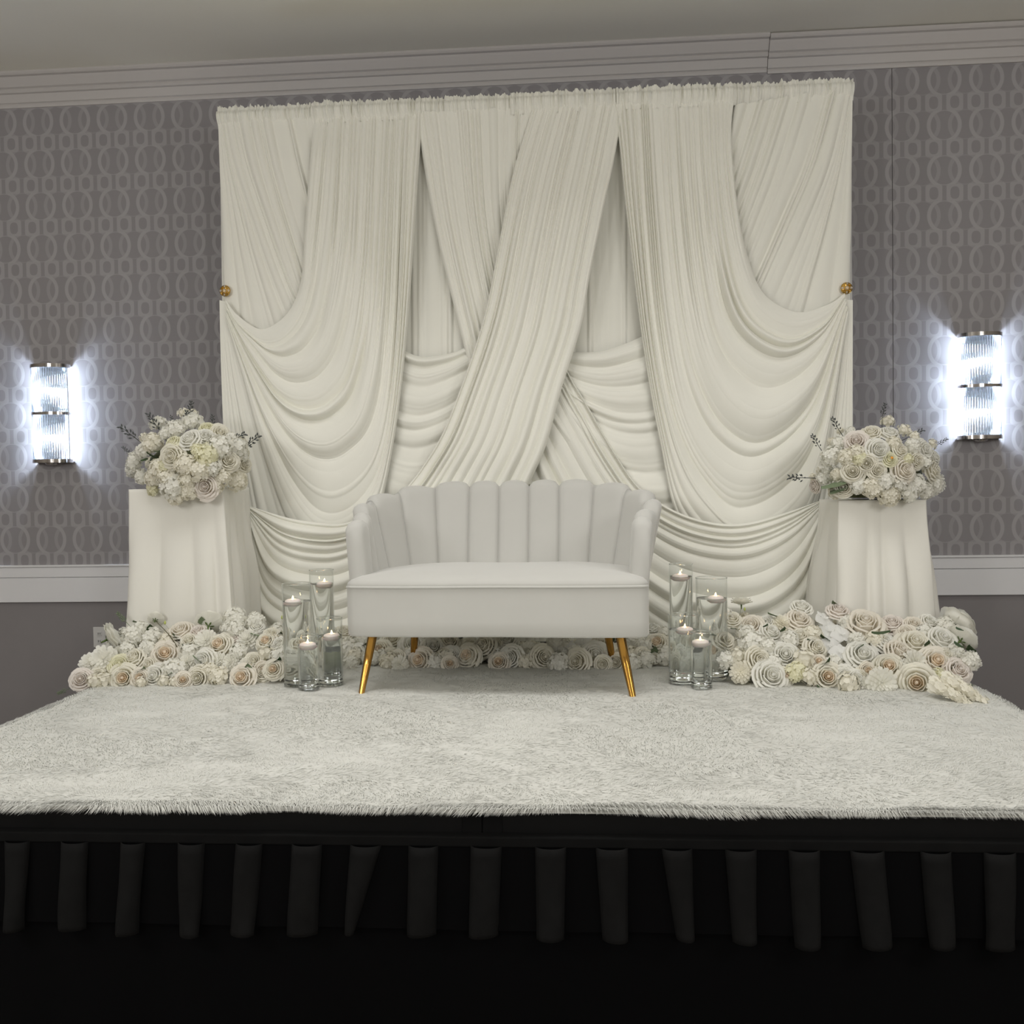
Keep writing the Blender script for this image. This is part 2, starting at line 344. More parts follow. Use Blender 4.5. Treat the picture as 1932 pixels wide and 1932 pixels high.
nf = 16000; x[:nf] = rng.uniform(-RX, RX, nf); y[:nf] = RY0+.03*rng.random(nf)
ns = 10000; x[nf:nf+ns] = np.sign(rng.random(ns)-.5)*(RX-.03*rng.random(ns)); y[nf:nf+ns] = rng.uniform(RY0, RY1, ns)
ang = 2.6*vnoise(x*1.6, y*2.2, 11)*2 + rng.normal(0, .45, N) + np.where(rng.random(N) < .5, 0, .3)
dirx, diry = np.cos(ang), np.sin(ang)*.8
fr = np.clip(1-(y-RY0)/.05, 0, 1); over = (.5+1.2*vnoise(x*4, x*0, 21)); diry = diry*(1-fr) - fr*(.5+over*.8); 
sd = np.clip(1-(RX-np.abs(x))/.05, 0, 1); dirx = dirx*(1-sd)+np.sign(x)*sd*.8
L_ = rng.uniform(.018, .036, N)*(1+.5*vnoise(x*5, y*7, 31)); hgt = rng.uniform(.002, .008, N)
wd = rng.uniform(.0006, .0013, N)
base = np.stack([x, y-1.2, rug_h(x, y)-ST-.004], -1)
base[:, 2] = np.where(edge_ := (np.minimum(RX-np.abs(x), y-RY0) < .012), .012, base[:, 2])
dl = np.stack([dirx, diry, 0*x], -1); dn = dl/np.maximum(np.linalg.norm(dl, axis=1), 1e-6)[:, None]
sdv = np.stack([-dn[:, 1], dn[:, 0], 0*x], -1)*wd[:, None]
up = np.array([0, 0, 1.0])
mid = base + dl*(L_*.5)[:, None] + up*hgt[:, None]
tip = base + dl*L_[:, None] + up*(hgt*rng.uniform(.1, .9, N) - .012*fr - .012*sd)[:, None]
V = np.stack([base-sdv, base+sdv, mid+sdv*.8, mid-sdv*.8, tip], 1).reshape(-1, 3)
i0 = np.arange(N)*5
loops = np.concatenate([np.stack([i0, i0+1, i0+2, i0+3], 1), np.stack([i0+3, i0+2, i0+4, i0+4], 1)[:, :3].repeat(1, 0).reshape(N, 3) if False else np.zeros((N, 0), int)], 1)
me = bpy.data.meshes.new('fur_pile'); me.vertices.add(len(V)); me.vertices.foreach_set('co', V.ravel())
q_loops = loops.astype(np.int32); t_loops = np.stack([i0+3, i0+2, i0+4], 1).astype(np.int32)
allL = np.concatenate([q_loops.ravel(), t_loops.ravel()]); me.loops.add(len(allL)); me.loops.foreach_set('vertex_index', allL)
me.polygons.add(2*N); me.polygons.foreach_set('loop_start', np.concatenate([np.arange(N)*4, 4*N+np.arange(N)*3]).astype(np.int32))
me.polygons.foreach_set('use_smooth', np.ones(2*N, bool)); me.update(calc_edges=True); me.validate(); me.materials.append(fur_mat)
fp = link('fur_pile', me, rug); fp['kind'] = 'stuff'

# ------------------------------------------------------------------ drapes
def catmull(P, n, arclen=True):
    P = np.asarray(P, float)
    if len(P) == 2: return P[0]+(P[1]-P[0])*np.linspace(0, 1, n)[:, None]
    Q = np.vstack([2*P[0]-P[1], P, 2*P[-1]-P[-2]]); out = []
    m = 24
    for i in range(len(P)-1):
        p0, p1, p2, p3 = Q[i:i+4]; t = np.linspace(0, 1, m, endpoint=False)[:, None]
        out.append(.5*(2*p1+(p2-p0)*t+(2*p0-5*p1+4*p2-p3)*t*t+(3*p1-p0-3*p2+p3)*t**3))
    C = np.vstack(out+[P[-1:]])
    d = np.concatenate([[0], np.cumsum(np.linalg.norm(np.diff(C, axis=0), axis=1))]) if arclen else np.arange(len(C), dtype=float)
    s = np.linspace(0, d[-1], n); return np.stack([np.interp(s, d, C[:, j]) for j in range(C.shape[1])], 1)
def lobes(u, n, seed, jitter=.7, amin=.35, vv=None):
    "rounded ridges with sharp valleys, each its own width and height"
    r = np.random.default_rng(seed); w = 1+jitter*(r.random(n)*2-1)*1.3; w = np.clip(w, .5, None); e = np.concatenate([[0], np.cumsum(w)]); e /= e[-1]
    ph = np.interp(u, e, np.arange(n+1)); i = np.clip(np.floor(ph).astype(int), 0, n-1); a = amin+(1-amin)*r.random(n)
    return a[i]*np.abs(np.sin(PI*ph))**.85*(1 if vv is None else 1+.4*np.sin(5.5*vv+2.4*i))
def drape_grid(guides, Ytop, Ybase, nu, nv, folds, Yend=None, seed=0, arclen=True, floor_clip=True):
    G = np.stack([catmull(g, nv, arclen) for g in guides], 0)                   # k,nv,2
    k = len(guides); PX = np.stack([catmull(G[:, j], nu, False) if k > 2 else catmull(G[:, j], nu) for j in range(nv)], 1)
    u = np.linspace(0, 1, nu)[:, None]; v = np.linspace(0, 1, nv)[None, :]
    Yg = Ytop+(Ybase-Ytop)*smooth(v/.18)
    if Yend is not None: Yg = Yg+(Yend[0]-Ybase)*smooth((v-Yend[1])/(Yend[2]-Yend[1]))
    Yg = np.broadcast_to(Yg, (nu, nv)); P = at(PX[..., 0], PX[..., 1], Yg)
    lam = np.linalg.norm(np.gradient(P, axis=0), axis=-1)*(nu-1)
    for ax, w_ in ((0, max(9, nu//7)), (1, 9)):        # even out the spacing so that folds stay smooth
        w_ += 1-w_ % 2; pad = [(0, 0), (0, 0)]; pad[ax] = (w_//2, w_//2); q_ = np.cumsum(np.pad(lam, pad, mode='edge'), axis=ax)
        q_ = np.insert(q_, 0, 0, axis=ax); n_ = lam.shape[ax]; lam = (np.take(q_, np.arange(w_, w_+n_), ax)-np.take(q_, np.arange(n_), ax))/w_
    D = 0
    for (n, kk, amax, wf, sd) in folds:
        D = D + np.minimum(amax, kk*lam/n)*lobes(u+0*v, n, sd, vv=v)*wf(u, v)
    P = P.copy(); P[..., 1] -= D
    if floor_clip: P[..., 2] = np.maximum(P[..., 2], ST+.045)
    return P
def header(parent, px0, px1, y, seed):
    a, b = float(at(px0, 190, y)[0]), float(at(px1, 190, y)[0]); n = max(30, int((b-a)/.0026)); r = np.random.default_rng(seed)
    X = np.linspace(a, b, n); wv = np.convolve(r.normal(0, 1, n+6), np.ones(3)/3, 'same')[3:-3]; wv2 = np.convolve(r.normal(0, 1, n+10), np.ones(5)/5, 'same')[5:-5]
    prof = [(.004, .016, .6), (.0, .006, 1), (.001, -.004, .6), (-.016, -.012, .9), (-.020, -.030, 1), (-.016, -.050, .9), (-.006, -.064, .4), (.001, -.074, .5), (.005, -.092, .9)]
    P = np.zeros((n, len(prof), 3))
    for j, (dy, dz, w) in enumerate(prof):
        P[:, j, 0] = X+.0015*wv2*w; P[:, j, 1] = y+dy-.011*wv*w-.002; P[:, j, 2] = 3.392+dz+(.009*wv2+.004*wv if j == 0 else 0)
    k = MB(); k.grid(P, flip=True); return k.build('rod_pocket', ivory, parent)
def drape(name, label, P, hd=None, seed=1):
    k = MB(); k.grid(P); t = thing(name, label, 'drape', tuple(P[P.shape[0]//2, 0]), 0, 'ivory backdrop drapes')
    o = k.build('fabric_panel', ivory, t); o.location = -Vector(t.location)
    if hd:
        h = header(t, hd[0], hd[1], hd[2], seed); h.location = -Vector(t.location)
    return t
one = lambda u, v: 1.0+0*u+0*v
# pipe stand that carries the drapes
bs = thing('backdrop_stand', 'white pipe stand frame holding up the ivory drapes, uprights at both backdrop edges', 'stand', (0, 2.418, ST))
xa, xb = float(at(413, 205, 2.4)[0]), float(at(1606, 160, 2.4)[0])
k = MB(); k.tube([(xa, 0, 3.372-ST-.022), (xb, 0, 3.372-ST-.022)], .013, 12); k.build('crossbar', socket_white, bs)
for x_ in (xa+.02, xb-.01):
    k = MB(); k.tube([(x_, .01, .02), (x_, .01, 3.37-ST)], .017, 12); k.build('upright', socket_white, bs)
    k = MB(); k.box(x_-.15, x_+.15, -.03, .02, .0, .02); bevel(k.build('base_plate', socket_white, bs, False), .004)
# plain rear curtain
P = drape_grid([[(414, 214), (428, 1215)], [(1010, 190), (1010, 1226)], [(1606, 156), (1600, 1215)]], 2.394, 2.394, 700, 24, [(60, .7, .016, one, 3), (22, .3, .010, one, 4)])
drape('rear_curtain', 'plain pleated ivory curtain behind all the other drapes, seen in the two upper gaps', P)
# horizontally gathered rear swags
e_sw = lambda u, v: .55+.45*np.sin(PI*np.clip(v, 0, 1))+0*u
P = drape_grid([[(690, 628), (752, 656), (790, 672), (830, 670), (872, 658), (930, 620)], [(690, 680), (735, 712), (790, 735), (835, 725), (875, 705), (930, 680)],
                [(690, 760), (725, 795), (780, 815), (835, 800), (880, 770), (930, 740)], [(680, 860), (715, 905), (780, 930), (840, 910), (890, 870), (930, 840)], [(680, 960), (715, 1000), (780, 1020), (840, 1010), (890, 980), (930, 940)]],
               2.352, 2.352, 150, 90, [(8, .42, .03, one, 11), (26, .12, .003, one, 12)])
drape('swag_drape', 'ivory swag gathered in level folds behind the sofa, between left drape and crossed drapes', P)
P = drape_grid([[(1040, 655), (1077, 664), (1130, 663), (1170, 652), (1212, 634), (1270, 600)], [(1040, 675), (1080, 697), (1130, 707), (1175, 703), (1220, 690), (1280, 660)],
                [(1040, 700), (1085, 740), (1135, 765), (1185, 775), (1235, 768), (1290, 740)], [(1040, 740), (1090, 800), (1145, 845), (1200, 862), (1250, 856), (1300, 830)], [(1040, 820), (1095, 890), (1160, 945), (1220, 975), (1270, 975), (1320, 950)]],
               2.352, 2.352, 150, 90, [(8, .42, .03, one, 13), (26, .12, .003, one, 14)])
drape('swag_drape', 'ivory swag gathered in sloping folds, between crossed drapes and right drape', P)
# side under-drapes falling diagonally
fade = lambda u, v: 1-.5*v+0*u
P = drape_grid([[(411, 215), (415, 330), (420, 450), (424, 560), (424, 640), (424, 720)], [(428, 214), (445, 300), (478, 404), (509, 497), (543, 584), (590, 690)],
                [(500, 213), (525, 330), (560, 450), (595, 560), (630, 640), (660, 720)], [(606, 212), (635, 330), (670, 450), (705, 560), (735, 640), (760, 720)]],
               2.362, 2.345, 260, 110, [(17, .60, .022, lambda u, v: (1-.5*v)*smooth((u-.02)*4), 21), (9, .25, .016, lambda u, v: smooth(v*2)*.8+0*u, 22)])
drape('side_drape', 'ivory drape hanging at the left edge of the backdrop, folds slanting to the right', P, (410, 604, 2.362), 51)
P = drape_grid([[(1609, 160), (1607, 300), (1606, 430), (1600, 540), (1602, 640), (1604, 720)], [(1598, 165), (1563, 305), (1517, 421), (1460, 554), (1420, 640), (1390, 720)],
                [(1500, 182), (1460, 310), (1415, 430), (1370, 550), (1340, 640), (1320, 720)], [(1386, 200), (1350, 320), (1310, 440), (1280, 550), (1260, 640), (1240, 720)]],
               2.362, 2.345, 260, 110, [(17, .60, .022, lambda u, v: (1-.5*v)*smooth((u-.02)*4), 23), (9, .25, .016, lambda u, v: smooth(v*2)*.8+0*u, 24)])
drape('side_drape', 'ivory drape hanging at the right edge of the backdrop, folds slanting to the left', P, (1384, 1610, 2.362), 52)
# the two crossed centre drapes, each ending in a low swag tied at a plinth
Aa = [(1022, 202), (1012, 400), (1030, 560), (1062, 680), (1113, 772), (1159, 852), (1205, 918), (1270, 962), (1340, 985), (1405, 987), (1480, 968), (1560, 940)]
Ab = [(784, 214), (816, 404), (852, 560), (905, 760), (975, 960), (1070, 1120), (1175, 1210), (1275, 1280), (1380, 1300), (1480, 1280), (1548, 1180), (1562, 962)]
Ba = [(1004, 203), (968, 326), (943, 450), (920, 570), (897, 652), (866, 740), (835, 817), (804, 870), (766, 920), (715, 962), (650, 987), (600, 986), (540, 976), (462, 952)]
Bb = [(1178, 191), (1157, 310), (1142, 378), (1113, 521), (1096, 617), (1060, 732), (1033, 832), (1007, 895), (950, 1010), (870, 1130), (770, 1220), (650, 1300), (480, 1240), (462, 974)]
cf = [(24, .58, .020, lambda u, v: .8-.74*smooth((v-.06)/.3)+0*u, 31), (13, .66, .042, lambda u, v: .25+.75*smooth((v-.02)/.3)+0*u, 32)]
def mixg(a, b, ts): return [[(p[0]*(1-t)+q[0]*t, p[1]*(1-t)+q[1]*t) for p, q in zip(a, b)] for t in ts]
P = drape_grid(mixg(Aa, Ab, (0, .18, .4, .7, 1)), 2.36, 2.335, 480, 220, cf, (2.20, .5, .68), 31, arclen=False)
drape('crossed_drape', 'ivory drape crossing underneath from upper centre-left down to the right plinth', P, (788, 978, 2.36), 53)
cf = [(24, .58, .020, lambda u, v: .8-.74*smooth((v-.06)/.3)+0*u, 33), (13, .66, .042, lambda u, v: .25+.75*smooth((v-.02)/.3)+0*u, 34)]
P = drape_grid(mixg(Ba, Bb, (0, .2, .45, .72, 1)), 2.355, 2.265, 480, 220, cf, (2.20, .55, .7), 33, arclen=False)
drape('crossed_drape', 'ivory drape crossing on top from upper centre-right down to the left plinth', P, (964, 1170, 2.352), 54)
# front drapes pulled aside to the brooches
FLg = [[(594, 212), (583, 326), (574, 450), (568, 528), (549, 581), (518, 612), (487, 620), (447, 593), (426, 566)],
       [(622, 211), (607, 400), (592, 530), (572, 600), (540, 640), (505, 650), (470, 630), (440, 600), (426, 570)],
       [(650, 210), (638, 450), (615, 600), (585, 660), (548, 680), (515, 672), (475, 638), (445, 605), (426, 575)],
       [(678, 209), (665, 500), (642, 640), (605, 705), (560, 722), (520, 705), (478, 655), (447, 615), (426, 580)],
       [(705, 208), (690, 540), (662, 700), (622, 758), (575, 772), (528, 748), (485, 690), (450, 630), (427, 585)],
       [(730, 207), (712, 600), (685, 760), (640, 820), (590, 828), (540, 795), (492, 720), (452, 645), (427, 590)],
       [(750, 206), (735, 620), (708, 800), (655, 868), (602, 878), (550, 840), (498, 760), (454, 660), (427, 595)],
       [(772, 205), (752, 650), (722, 870), (672, 960), (610, 978), (555, 920), (503, 810), (456, 680), (427, 600)],
       [(797, 204), (792, 290), (766, 650), (735, 880), (700, 1000), (630, 1050), (560, 1010), (505, 880), (458, 710), (428, 606)]]
FRg = [[(1386, 176), (1380, 260), (1393, 398), (1414, 494), (1444, 557), (1504, 589), (1563, 574), (1594, 553)],
       [(1362, 178), (1364, 300), (1378, 430), (1400, 530), (1435, 592), (1497, 622), (1558, 598), (1594, 556)],
       [(1338, 179), (1344, 320), (1358, 460), (1382, 570), (1422, 630), (1485, 656), (1550, 622), (1595, 560)],
       [(1312, 181), (1320, 340), (1335, 490), (1362, 610), (1407, 674), (1470, 698), (1542, 655), (1595, 565)],
       [(1285, 182), (1295, 360), (1312, 525), (1340, 655), (1388, 734), (1452, 760), (1535, 700), (1596, 570)],
       [(1258, 184), (1268, 380), (1287, 565), (1318, 705), (1368, 795), (1440, 825), (1530, 750), (1597, 575)],
       [(1230, 186), (1242, 400), (1262, 605), (1295, 765), (1350, 860), (1428, 888), (1527, 800), (1598, 580)],
       [(1198, 188), (1212, 420), (1235, 650), (1272, 830), (1330, 940), (1408, 990), (1527, 890), (1599, 586)],
       [(1158, 190), (1168, 270), (1181, 400), (1212, 643), (1245, 832), (1285, 990), (1380, 1060), (1525, 1000), (1601, 594)]]
ff = lambda s1: [(28, .62, .020, lambda u, v: (1-.9*smooth((v-.25)/.3))*(.35+.65*smooth(u*6+.3)) + .35*smooth((u-.75)*6)*smooth((.75-v)*5), s1),
                 (8, .40, .046, lambda u, v: smooth((v-.28)/.3)*(1-.5*smooth((u-.82)*6)), s1+1), (18, .3, .010, lambda u, v: .8*(1-smooth((v-.40)/.25))*smooth(v*4)+.25*smooth((v-.75)*5)+0*u, s1+2)]
P = drape_grid(FLg, 2.358, 2.300, 560, 200, ff(41)); FL = drape('front_drape', 'ivory front drape swept aside to the brooch on the left edge in deep swags', P, (588, 795, 2.352), 55)
P = drape_grid(FRg, 2.358, 2.300, 560, 200, ff(45)); FR = drape('front_drape', 'ivory front drape swept aside to the brooch on the right edge in deep swags', P, (1163, 1390, 2.352), 56)
# tails falling from the brooches
tf = [(12, .4, .016, lambda u, v: smooth(v*5)+0*u, 61)]
P = drape_grid([[(414, 566), (417, 700), (424, 880), (432, 1050), (440, 1190)], [(428, 570), (470, 700), (545, 880), (620, 1050), (660, 1190)]], 2.318, 2.318, 90, 80, tf)
k = MB(); k.grid(P); o = k.build('hanging_tail', ivory, FL); o.location = -Vector(FL.location)
P = drape_grid([[(1609, 566), (1609, 700), (1609, 880), (1607, 1050), (1605, 1190)], [(1596, 566), (1555, 700), (1490, 880), (1430, 1050), (1400, 1190)]], 2.318, 2.318, 90, 80, tf)
k = MB(); k.grid(P, flip=True); o = k.build('hanging_tail', ivory, FR); o.location = -Vector(FR.location)
# brooches
for (px, py, side) in ((425, 549, 'left'), (1597, 544, 'right')):
    c = at(px, py, 2.322); t = thing('brooch', f'round gold brooch with clear stones pinned at the {side} edge of the backdrop', 'brooch', c, 0, 'gold drape brooches')
    k = MB(); k.lathe([(.001, 0), (.026, .0), (.029, .004), (.022, .010), (.001, .012)], 18); o = k.build('setting', stone_gold, t); o.rotation_euler = (PI/2, 0, 0)
    for i in range(9):
        a = i*2*PI/8; r_ = .0205 if i < 8 else 0; s_ = .007 if i < 8 else .011
        k = MB(); k.lathe([(.0001, -s_*.5), (s_, 0), (s_*.6, s_*.6), (.0001, s_*.7)], 7); o = k.build('stone', crystal if i % 2 == 0 else stone_gold, t, False, (math.cos(a)*r_, -.010, math.sin(a)*r_)); o.rotation_euler = (PI/2, 0, a)

# ------------------------------------------------------------------ wall sconces
def sconce(xc, z0, z1, side):
    t = thing('wall_sconce', f'lit two-tier glass rod wall sconce with chrome bands on the {side} of the backdrop', 'wall lamp', (xc, YW-.006, z0), 0, 'glass rod wall sconces')
    Wd, D, H = .108, .115, z1-z0; n = 21
    k = MB(); k.box(-.080, .080, -.005, 0, .01, H-.01); bevel(k.build('backplate', chrome, t, False), .003)
    path = lambda a, g=0.0: ((Wd+g)*math.sin(a), -.020-(D-.02+g)*math.cos(a)**.8)
    A = np.linspace(-PI/2*.985, PI/2*.985, 40)
    for zz0, zz1 in ((0, .020), (H/2-.008, H/2+.008), (H-.020, H)):
        P = np.array([[(path(a, g)[0], path(a, g)[1], z) for g, z in ((.006, zz0), (.006, zz1), (-.012, zz1), (-.012, zz0), (.006, zz0))] for a in A])
        k = MB(); k.grid(P, flip=True); k.build('chrome_band', chrome, t, False)
    for zz in (.006, H-.006):     # end plates close the top and bottom
        pts = [path(a, 0.0) for a in A]+[(Wd, 0), (-Wd, 0)]
        k = MB(); m_ = len(pts); k.add([(p[0], p[1], zz-.003) for p in pts]+[(p[0], p[1], zz+.003) for p in pts], [tuple(range(m_)), tuple(range(2*m_-1, m_-1, -1))]+[(i, (i+1) % m_, m_+(i+1) % m_, m_+i) for i in range(m_)])
        k.build('end_plate', chrome, t, False)
    k = MB(); k.lathe([(.001, -.014), (.02, -.014), (.034, -.006), (.034, 0), (.001, 0)], 20, (0, -.05, 0)); k.build('finial', chrome, t)
    rp = None
    for tier in (0, 1):
        za, zb = (.018, H/2-.007) if tier == 0 else (H/2+.007, H-.018)
        for i in range(n):
            a = -PI/2*.80+PI*.80*i/(n-1); p = path(a, -.003)
            if rp is None:
                k = MB(); k.tube([(0, 0, 0), (0, 0, zb-za)], .0052, 10); rp = k.mesh('glass_rod', rod_glass)
            link('glass_rod', rp, t, (p[0], p[1], za))
        zc = (za+zb)/2+(.0 if tier == 0 else .0)
        k = MB(); k.lathe([(.0005, -.011), (.022, -.009), (.030, -.003), (.030, .003), (.022, .009), (.0005, .011)], 16); b = k.build('bulb', bulb_m, t, True, (0, -.072, zc))
        k = MB(); k.tube([(0, -.02, -.0), (0, .060, -.0)], .007, 8); k.build('lamp_holder', chrome, b)
sconce(-2.757, 1.617, 2.178, 'left'); sconce(2.400, 1.650, 2.212, 'right')

# ------------------------------------------------------------------ plinths
def plinth(x0, x1, y0, y1, z1, side, flare, seed):
    cx, cy = (x0+x1)/2, (y0+y1)/2; z0 = ST+.02
    t = thing('display_plinth', f'square plinth under a white draped cloth, {side} of the backdrop', 'plinth', (cx, cy, z0), 0, 'cloth covered plinths')
    hx, hy, h = (x1-x0)/2, (y1-y0)/2, z1-z0
    k = MB(); k.box(-hx+.02, hx-.02, -hy+.02, hy-.02, 0, h-.004); k.build('plinth_box', socket_white, t, False)
    n = 220; per = 4*(hx+hy); s = np.arange(n)/n*per
    base = []
    for q in s:     # walk round the rectangle with rounded corners
        if q < 2*hx: base.append((-hx+q, -hy))
        elif q < 2*hx+2*hy: base.append((hx, -hy+q-2*hx))
        elif q < 4*hx+2*hy: base.append((hx-(q-2*hx-2*hy), hy))
        else: base.append((-hx, hy-(q-4*hx-2*hy)))
    base = np.array(base); nn = base/np.maximum(np.abs(base[:, :1])/hx, np.abs(base[:, 1:])/hy)
    nr = base/np.linalg.norm(base, axis=1)[:, None]
    rows = [(h-.001, .0, 0.0), (h-.004, 1.0, 0), (h-.02, 1.0, .005)]+[(h*(1-v), 1.0, v) for v in np.linspace(.06, 1, 22)]
    lo = lobes(np.arange(n)/n, 15, seed, .6, .15)
    P = np.zeros((n, len(rows), 3))
    for j, (z, w, v) in enumerate(rows):
        off = (flare*v**1.5 + lo*.060*smooth(v*1.7))*w + .006*np.sin(v*9+s*14)*v
        xy = base*w+nr*off[:, None]; P[:, j, :2] = xy; P[:, j, 2] = max(z, .004)
    k = MB(); k.grid(P, closed_u=True, flip=True); k.build('draped_cloth', linen, t)
    return t
plinth(-1.822, -1.372, 1.81, 2.15, 1.462, 'left', .030, 5)
plinth(1.395, 1.770, 1.81, 2.15, 1.360, 'right', .055, 9)

# ------------------------------------------------------------------ sofa
sofa = thing('loveseat', 'pale velvet scallop-back loveseat on slim gold legs at centre stage', 'sofa', (-.062, 1.60, ST+.012), -.050)
HW, FY = .572, -.315
def outline(n=64, g=0.0):
    "U outline of the sofa, from left arm front round the back to right arm front"
    pts = []
    for y in np.linspace(FY, -.02, 14): pts.append((-HW-g, y))
    for a in np.linspace(0, PI/2, 20)[1:]: pts.append((-HW+.30-(.30+g)*math.cos(a), -.02+(.32+g)*math.sin(a)))
    for x in np.linspace(-HW+.30, HW-.30, 18)[1:]: pts.append((x, .30+g))
    for a in np.linspace(PI/2, 0, 20)[1:]: pts.append((HW-.30+(.30+g)*math.cos(a), -.02+(.32+g)*math.sin(a)))
    for y in np.linspace(-.02, FY, 14)[1:]: pts.append((HW+g, y))
    P = np.array(pts); d = np.concatenate([[0], np.cumsum(np.linalg.norm(np.diff(P, axis=0), axis=1))]); s = np.linspace(0, d[-1], n)
    return np.stack([np.interp(s, d, P[:, 0]), np.interp(s, d, P[:, 1])], 1)
def front(n): # slightly bowed double front
    W_ = HW+.030; x = np.linspace(W_, -W_, n); return np.stack([x, FY-.030*np.sqrt(np.clip(1-(x/W_)**4, 0, 1))+.010*np.exp(-(x/.16)**2)], 1)
O = np.vstack([outline(70, .030), front(40)[1:-1]])
def ring(scale_in, z, zc=None):
    c = np.array([0, 0.0]); v = O-c; ln = np.linalg.norm(v, axis=1)[:, None]; q = c+v*(1-scale_in/ln)
    return np.concatenate([q, np.full((len(q), 1), z)], 1)
k = MB(); R = [ring(.06, .236), ring(.012, .238), ring(.002, .248), ring(0, .30), ring(0, .40), ring(0, .436)]
k.grid(np.stack(R, 1), closed_u=True); k.F.append(tuple(i*len(R) for i in range(len(O)))[::-1]); k.build('seat_base', velvet, sofa)
k = MB(); k.grid(np.stack([ring(.004, .436), ring(.0, .444), ring(.004, .456), ring(.02, .468), ring(.06, .480), ring(.14, .490), ring(.24, .495)], 1), closed_u=True)
m_ = 7; k.F.append(tuple(i*m_+m_-1 for i in range(len(O)))); k.build('seat_cushion', velvet, sofa)
fr_ = front(60); k = MB(); k.tube(np.concatenate([fr_+np.array([0, -.002]), np.full((60, 1), .438)], 1), .0055, 8); k.build('piping', velvet, sofa)
NCH = 15; U = outline(NCH*8+1, 0.0); U = U[:]; U[:, 1] = np.where(U[:, 1] < 0, U[:, 1]*.86, U[:, 1])
T_ = np.gradient(U, axis=0); T_ /= np.linalg.norm(T_, axis=1)[:, None]; Nn = np.stack([T_[:, 1], -T_[:, 0]], 1)     # points inward
Nn *= np.sign((Nn*(np.array([0, 0.0])-U)).sum(1))[:, None]
for i in range(NCH):
    rows = []
    for j in range(9):
        q = i*8+j; a = j/8; s = q/(NCH*8); puff = max(0, math.sin(PI*a))**.45
        m_ = 1-abs(2*s-1)                                         # 0 at the arm fronts, 1 at the centre of the back
        top = .668+.162*float(smooth(np.array((math.floor(m_*7.5)/7.5+.10)/.80)))*1.0 + .030*math.sqrt(max(0, 1-(2*a-1)**2))
        lean = (.030+.075*float(smooth(np.array((m_-.1)/.3))))    # leans outwards as it rises
        th = .040+.012*puff; prof = []
        z0 = .24
        for f_ in (0, .08, .2, .35, .5, .65, .8, .9, .97): prof.append((z0+(top-.035-z0)*f_, +.020+.016*puff))    # inner face, offset inward
        for b_ in np.linspace(.2, PI-.2, 7): prof.append((top-.035+.035*math.sin(b_), (.020+.016*puff)*math.cos(b_) if b_ < PI/2 else (.040+.006*puff)*math.cos(b_)))
        for f_ in (.97, .8, .6, .4, .2, 0): prof.append((z0+(top-.035-z0)*f_, -(.040+.006*puff)))
        col = []
        for z, off in prof:
            ln = lean*max(0, (z-.40))/.45; xy = U[q]+Nn[q]*(off-ln*1.0+.012); col.append((xy[0], xy[1], z))
        rows.append(col)
    P = np.array(rows); k = MB(); k.grid(P, flip=False)
    n1 = P.shape[1]; k.F.append(tuple(range(n1))); k.F.append(tuple(range(8*n1+n1-1, 8*n1-1, -1)))
    k.build('back_channel', velvet, sofa)
for lx, ly, fx, fy in ((-.515, -.255, -.548, -.335), (.49, -.255, .540, -.345), (-.44, .20, -.475, .27), (.42, .20, .455, .27)):
    k = MB(); a = np.array([lx, ly, .24]); b = np.array([fx, fy, 0.0]); n = 18; d = b-a
    ang_ = np.arange(n)*2*PI/n; rows = []
    for f_, r_ in ((0, .0185), (.5, .0155), (.96, .0115), (1, .0105)):
        rr = r_*(1+.10*np.cos(ang_*6)); rows.append(np.stack([a[0]+d[0]*f_+rr*np.cos(ang_), a[1]+d[1]*f_+rr*np.sin(ang_), np.full(n, a[2]+d[2]*f_)], 1))
    k.grid(np.stack(rows, 1), closed_u=True, flip=True); k.F.append(tuple(i*4+3 for i in range(n))); k.F.append(tuple(i*4 for i in range(n))[::-1]); k.build('leg', gold, sofa)

# ------------------------------------------------------------------ candle vases
ZF = ST+.026
vases = [  # centre px, half width px, top y, water y, base y, candle px, where
    (564, 28, 1101, 1134, 1298, 553, 'wide tall', 'left of the sofa, outermost of four'),
    (611, 23, 1075, 1101, 1290, 616, 'tallest slim', 'left of the sofa, rearmost of four'),
    (624, 24.5, 1166, 1199, 1297, 626, 'medium wide', 'left of the sofa, innermost of four'),
    (583, 20, 1198, 1216, 1305, 581, 'short slim', 'left of the sofa, foremost of four'),
    (1287, 22.5, 1064, 1087, 1290, 1283, 'tallest slim', 'right of the sofa, rearmost of four'),
    (1344, 30, 1090, 1128, 1290, 1350, 'wide tall', 'right of the sofa, outermost of four'),
    (1289, 27.5, 1159, 1187, 1293, 1292, 'medium wide', 'right of the sofa, innermost of four'),
    (1324, 20.5, 1192, 1211, 1302, 1321, 'short slim', 'right of the sofa, foremost of four')]
ydeep = {1: .085, 4: .10, 5: .055}
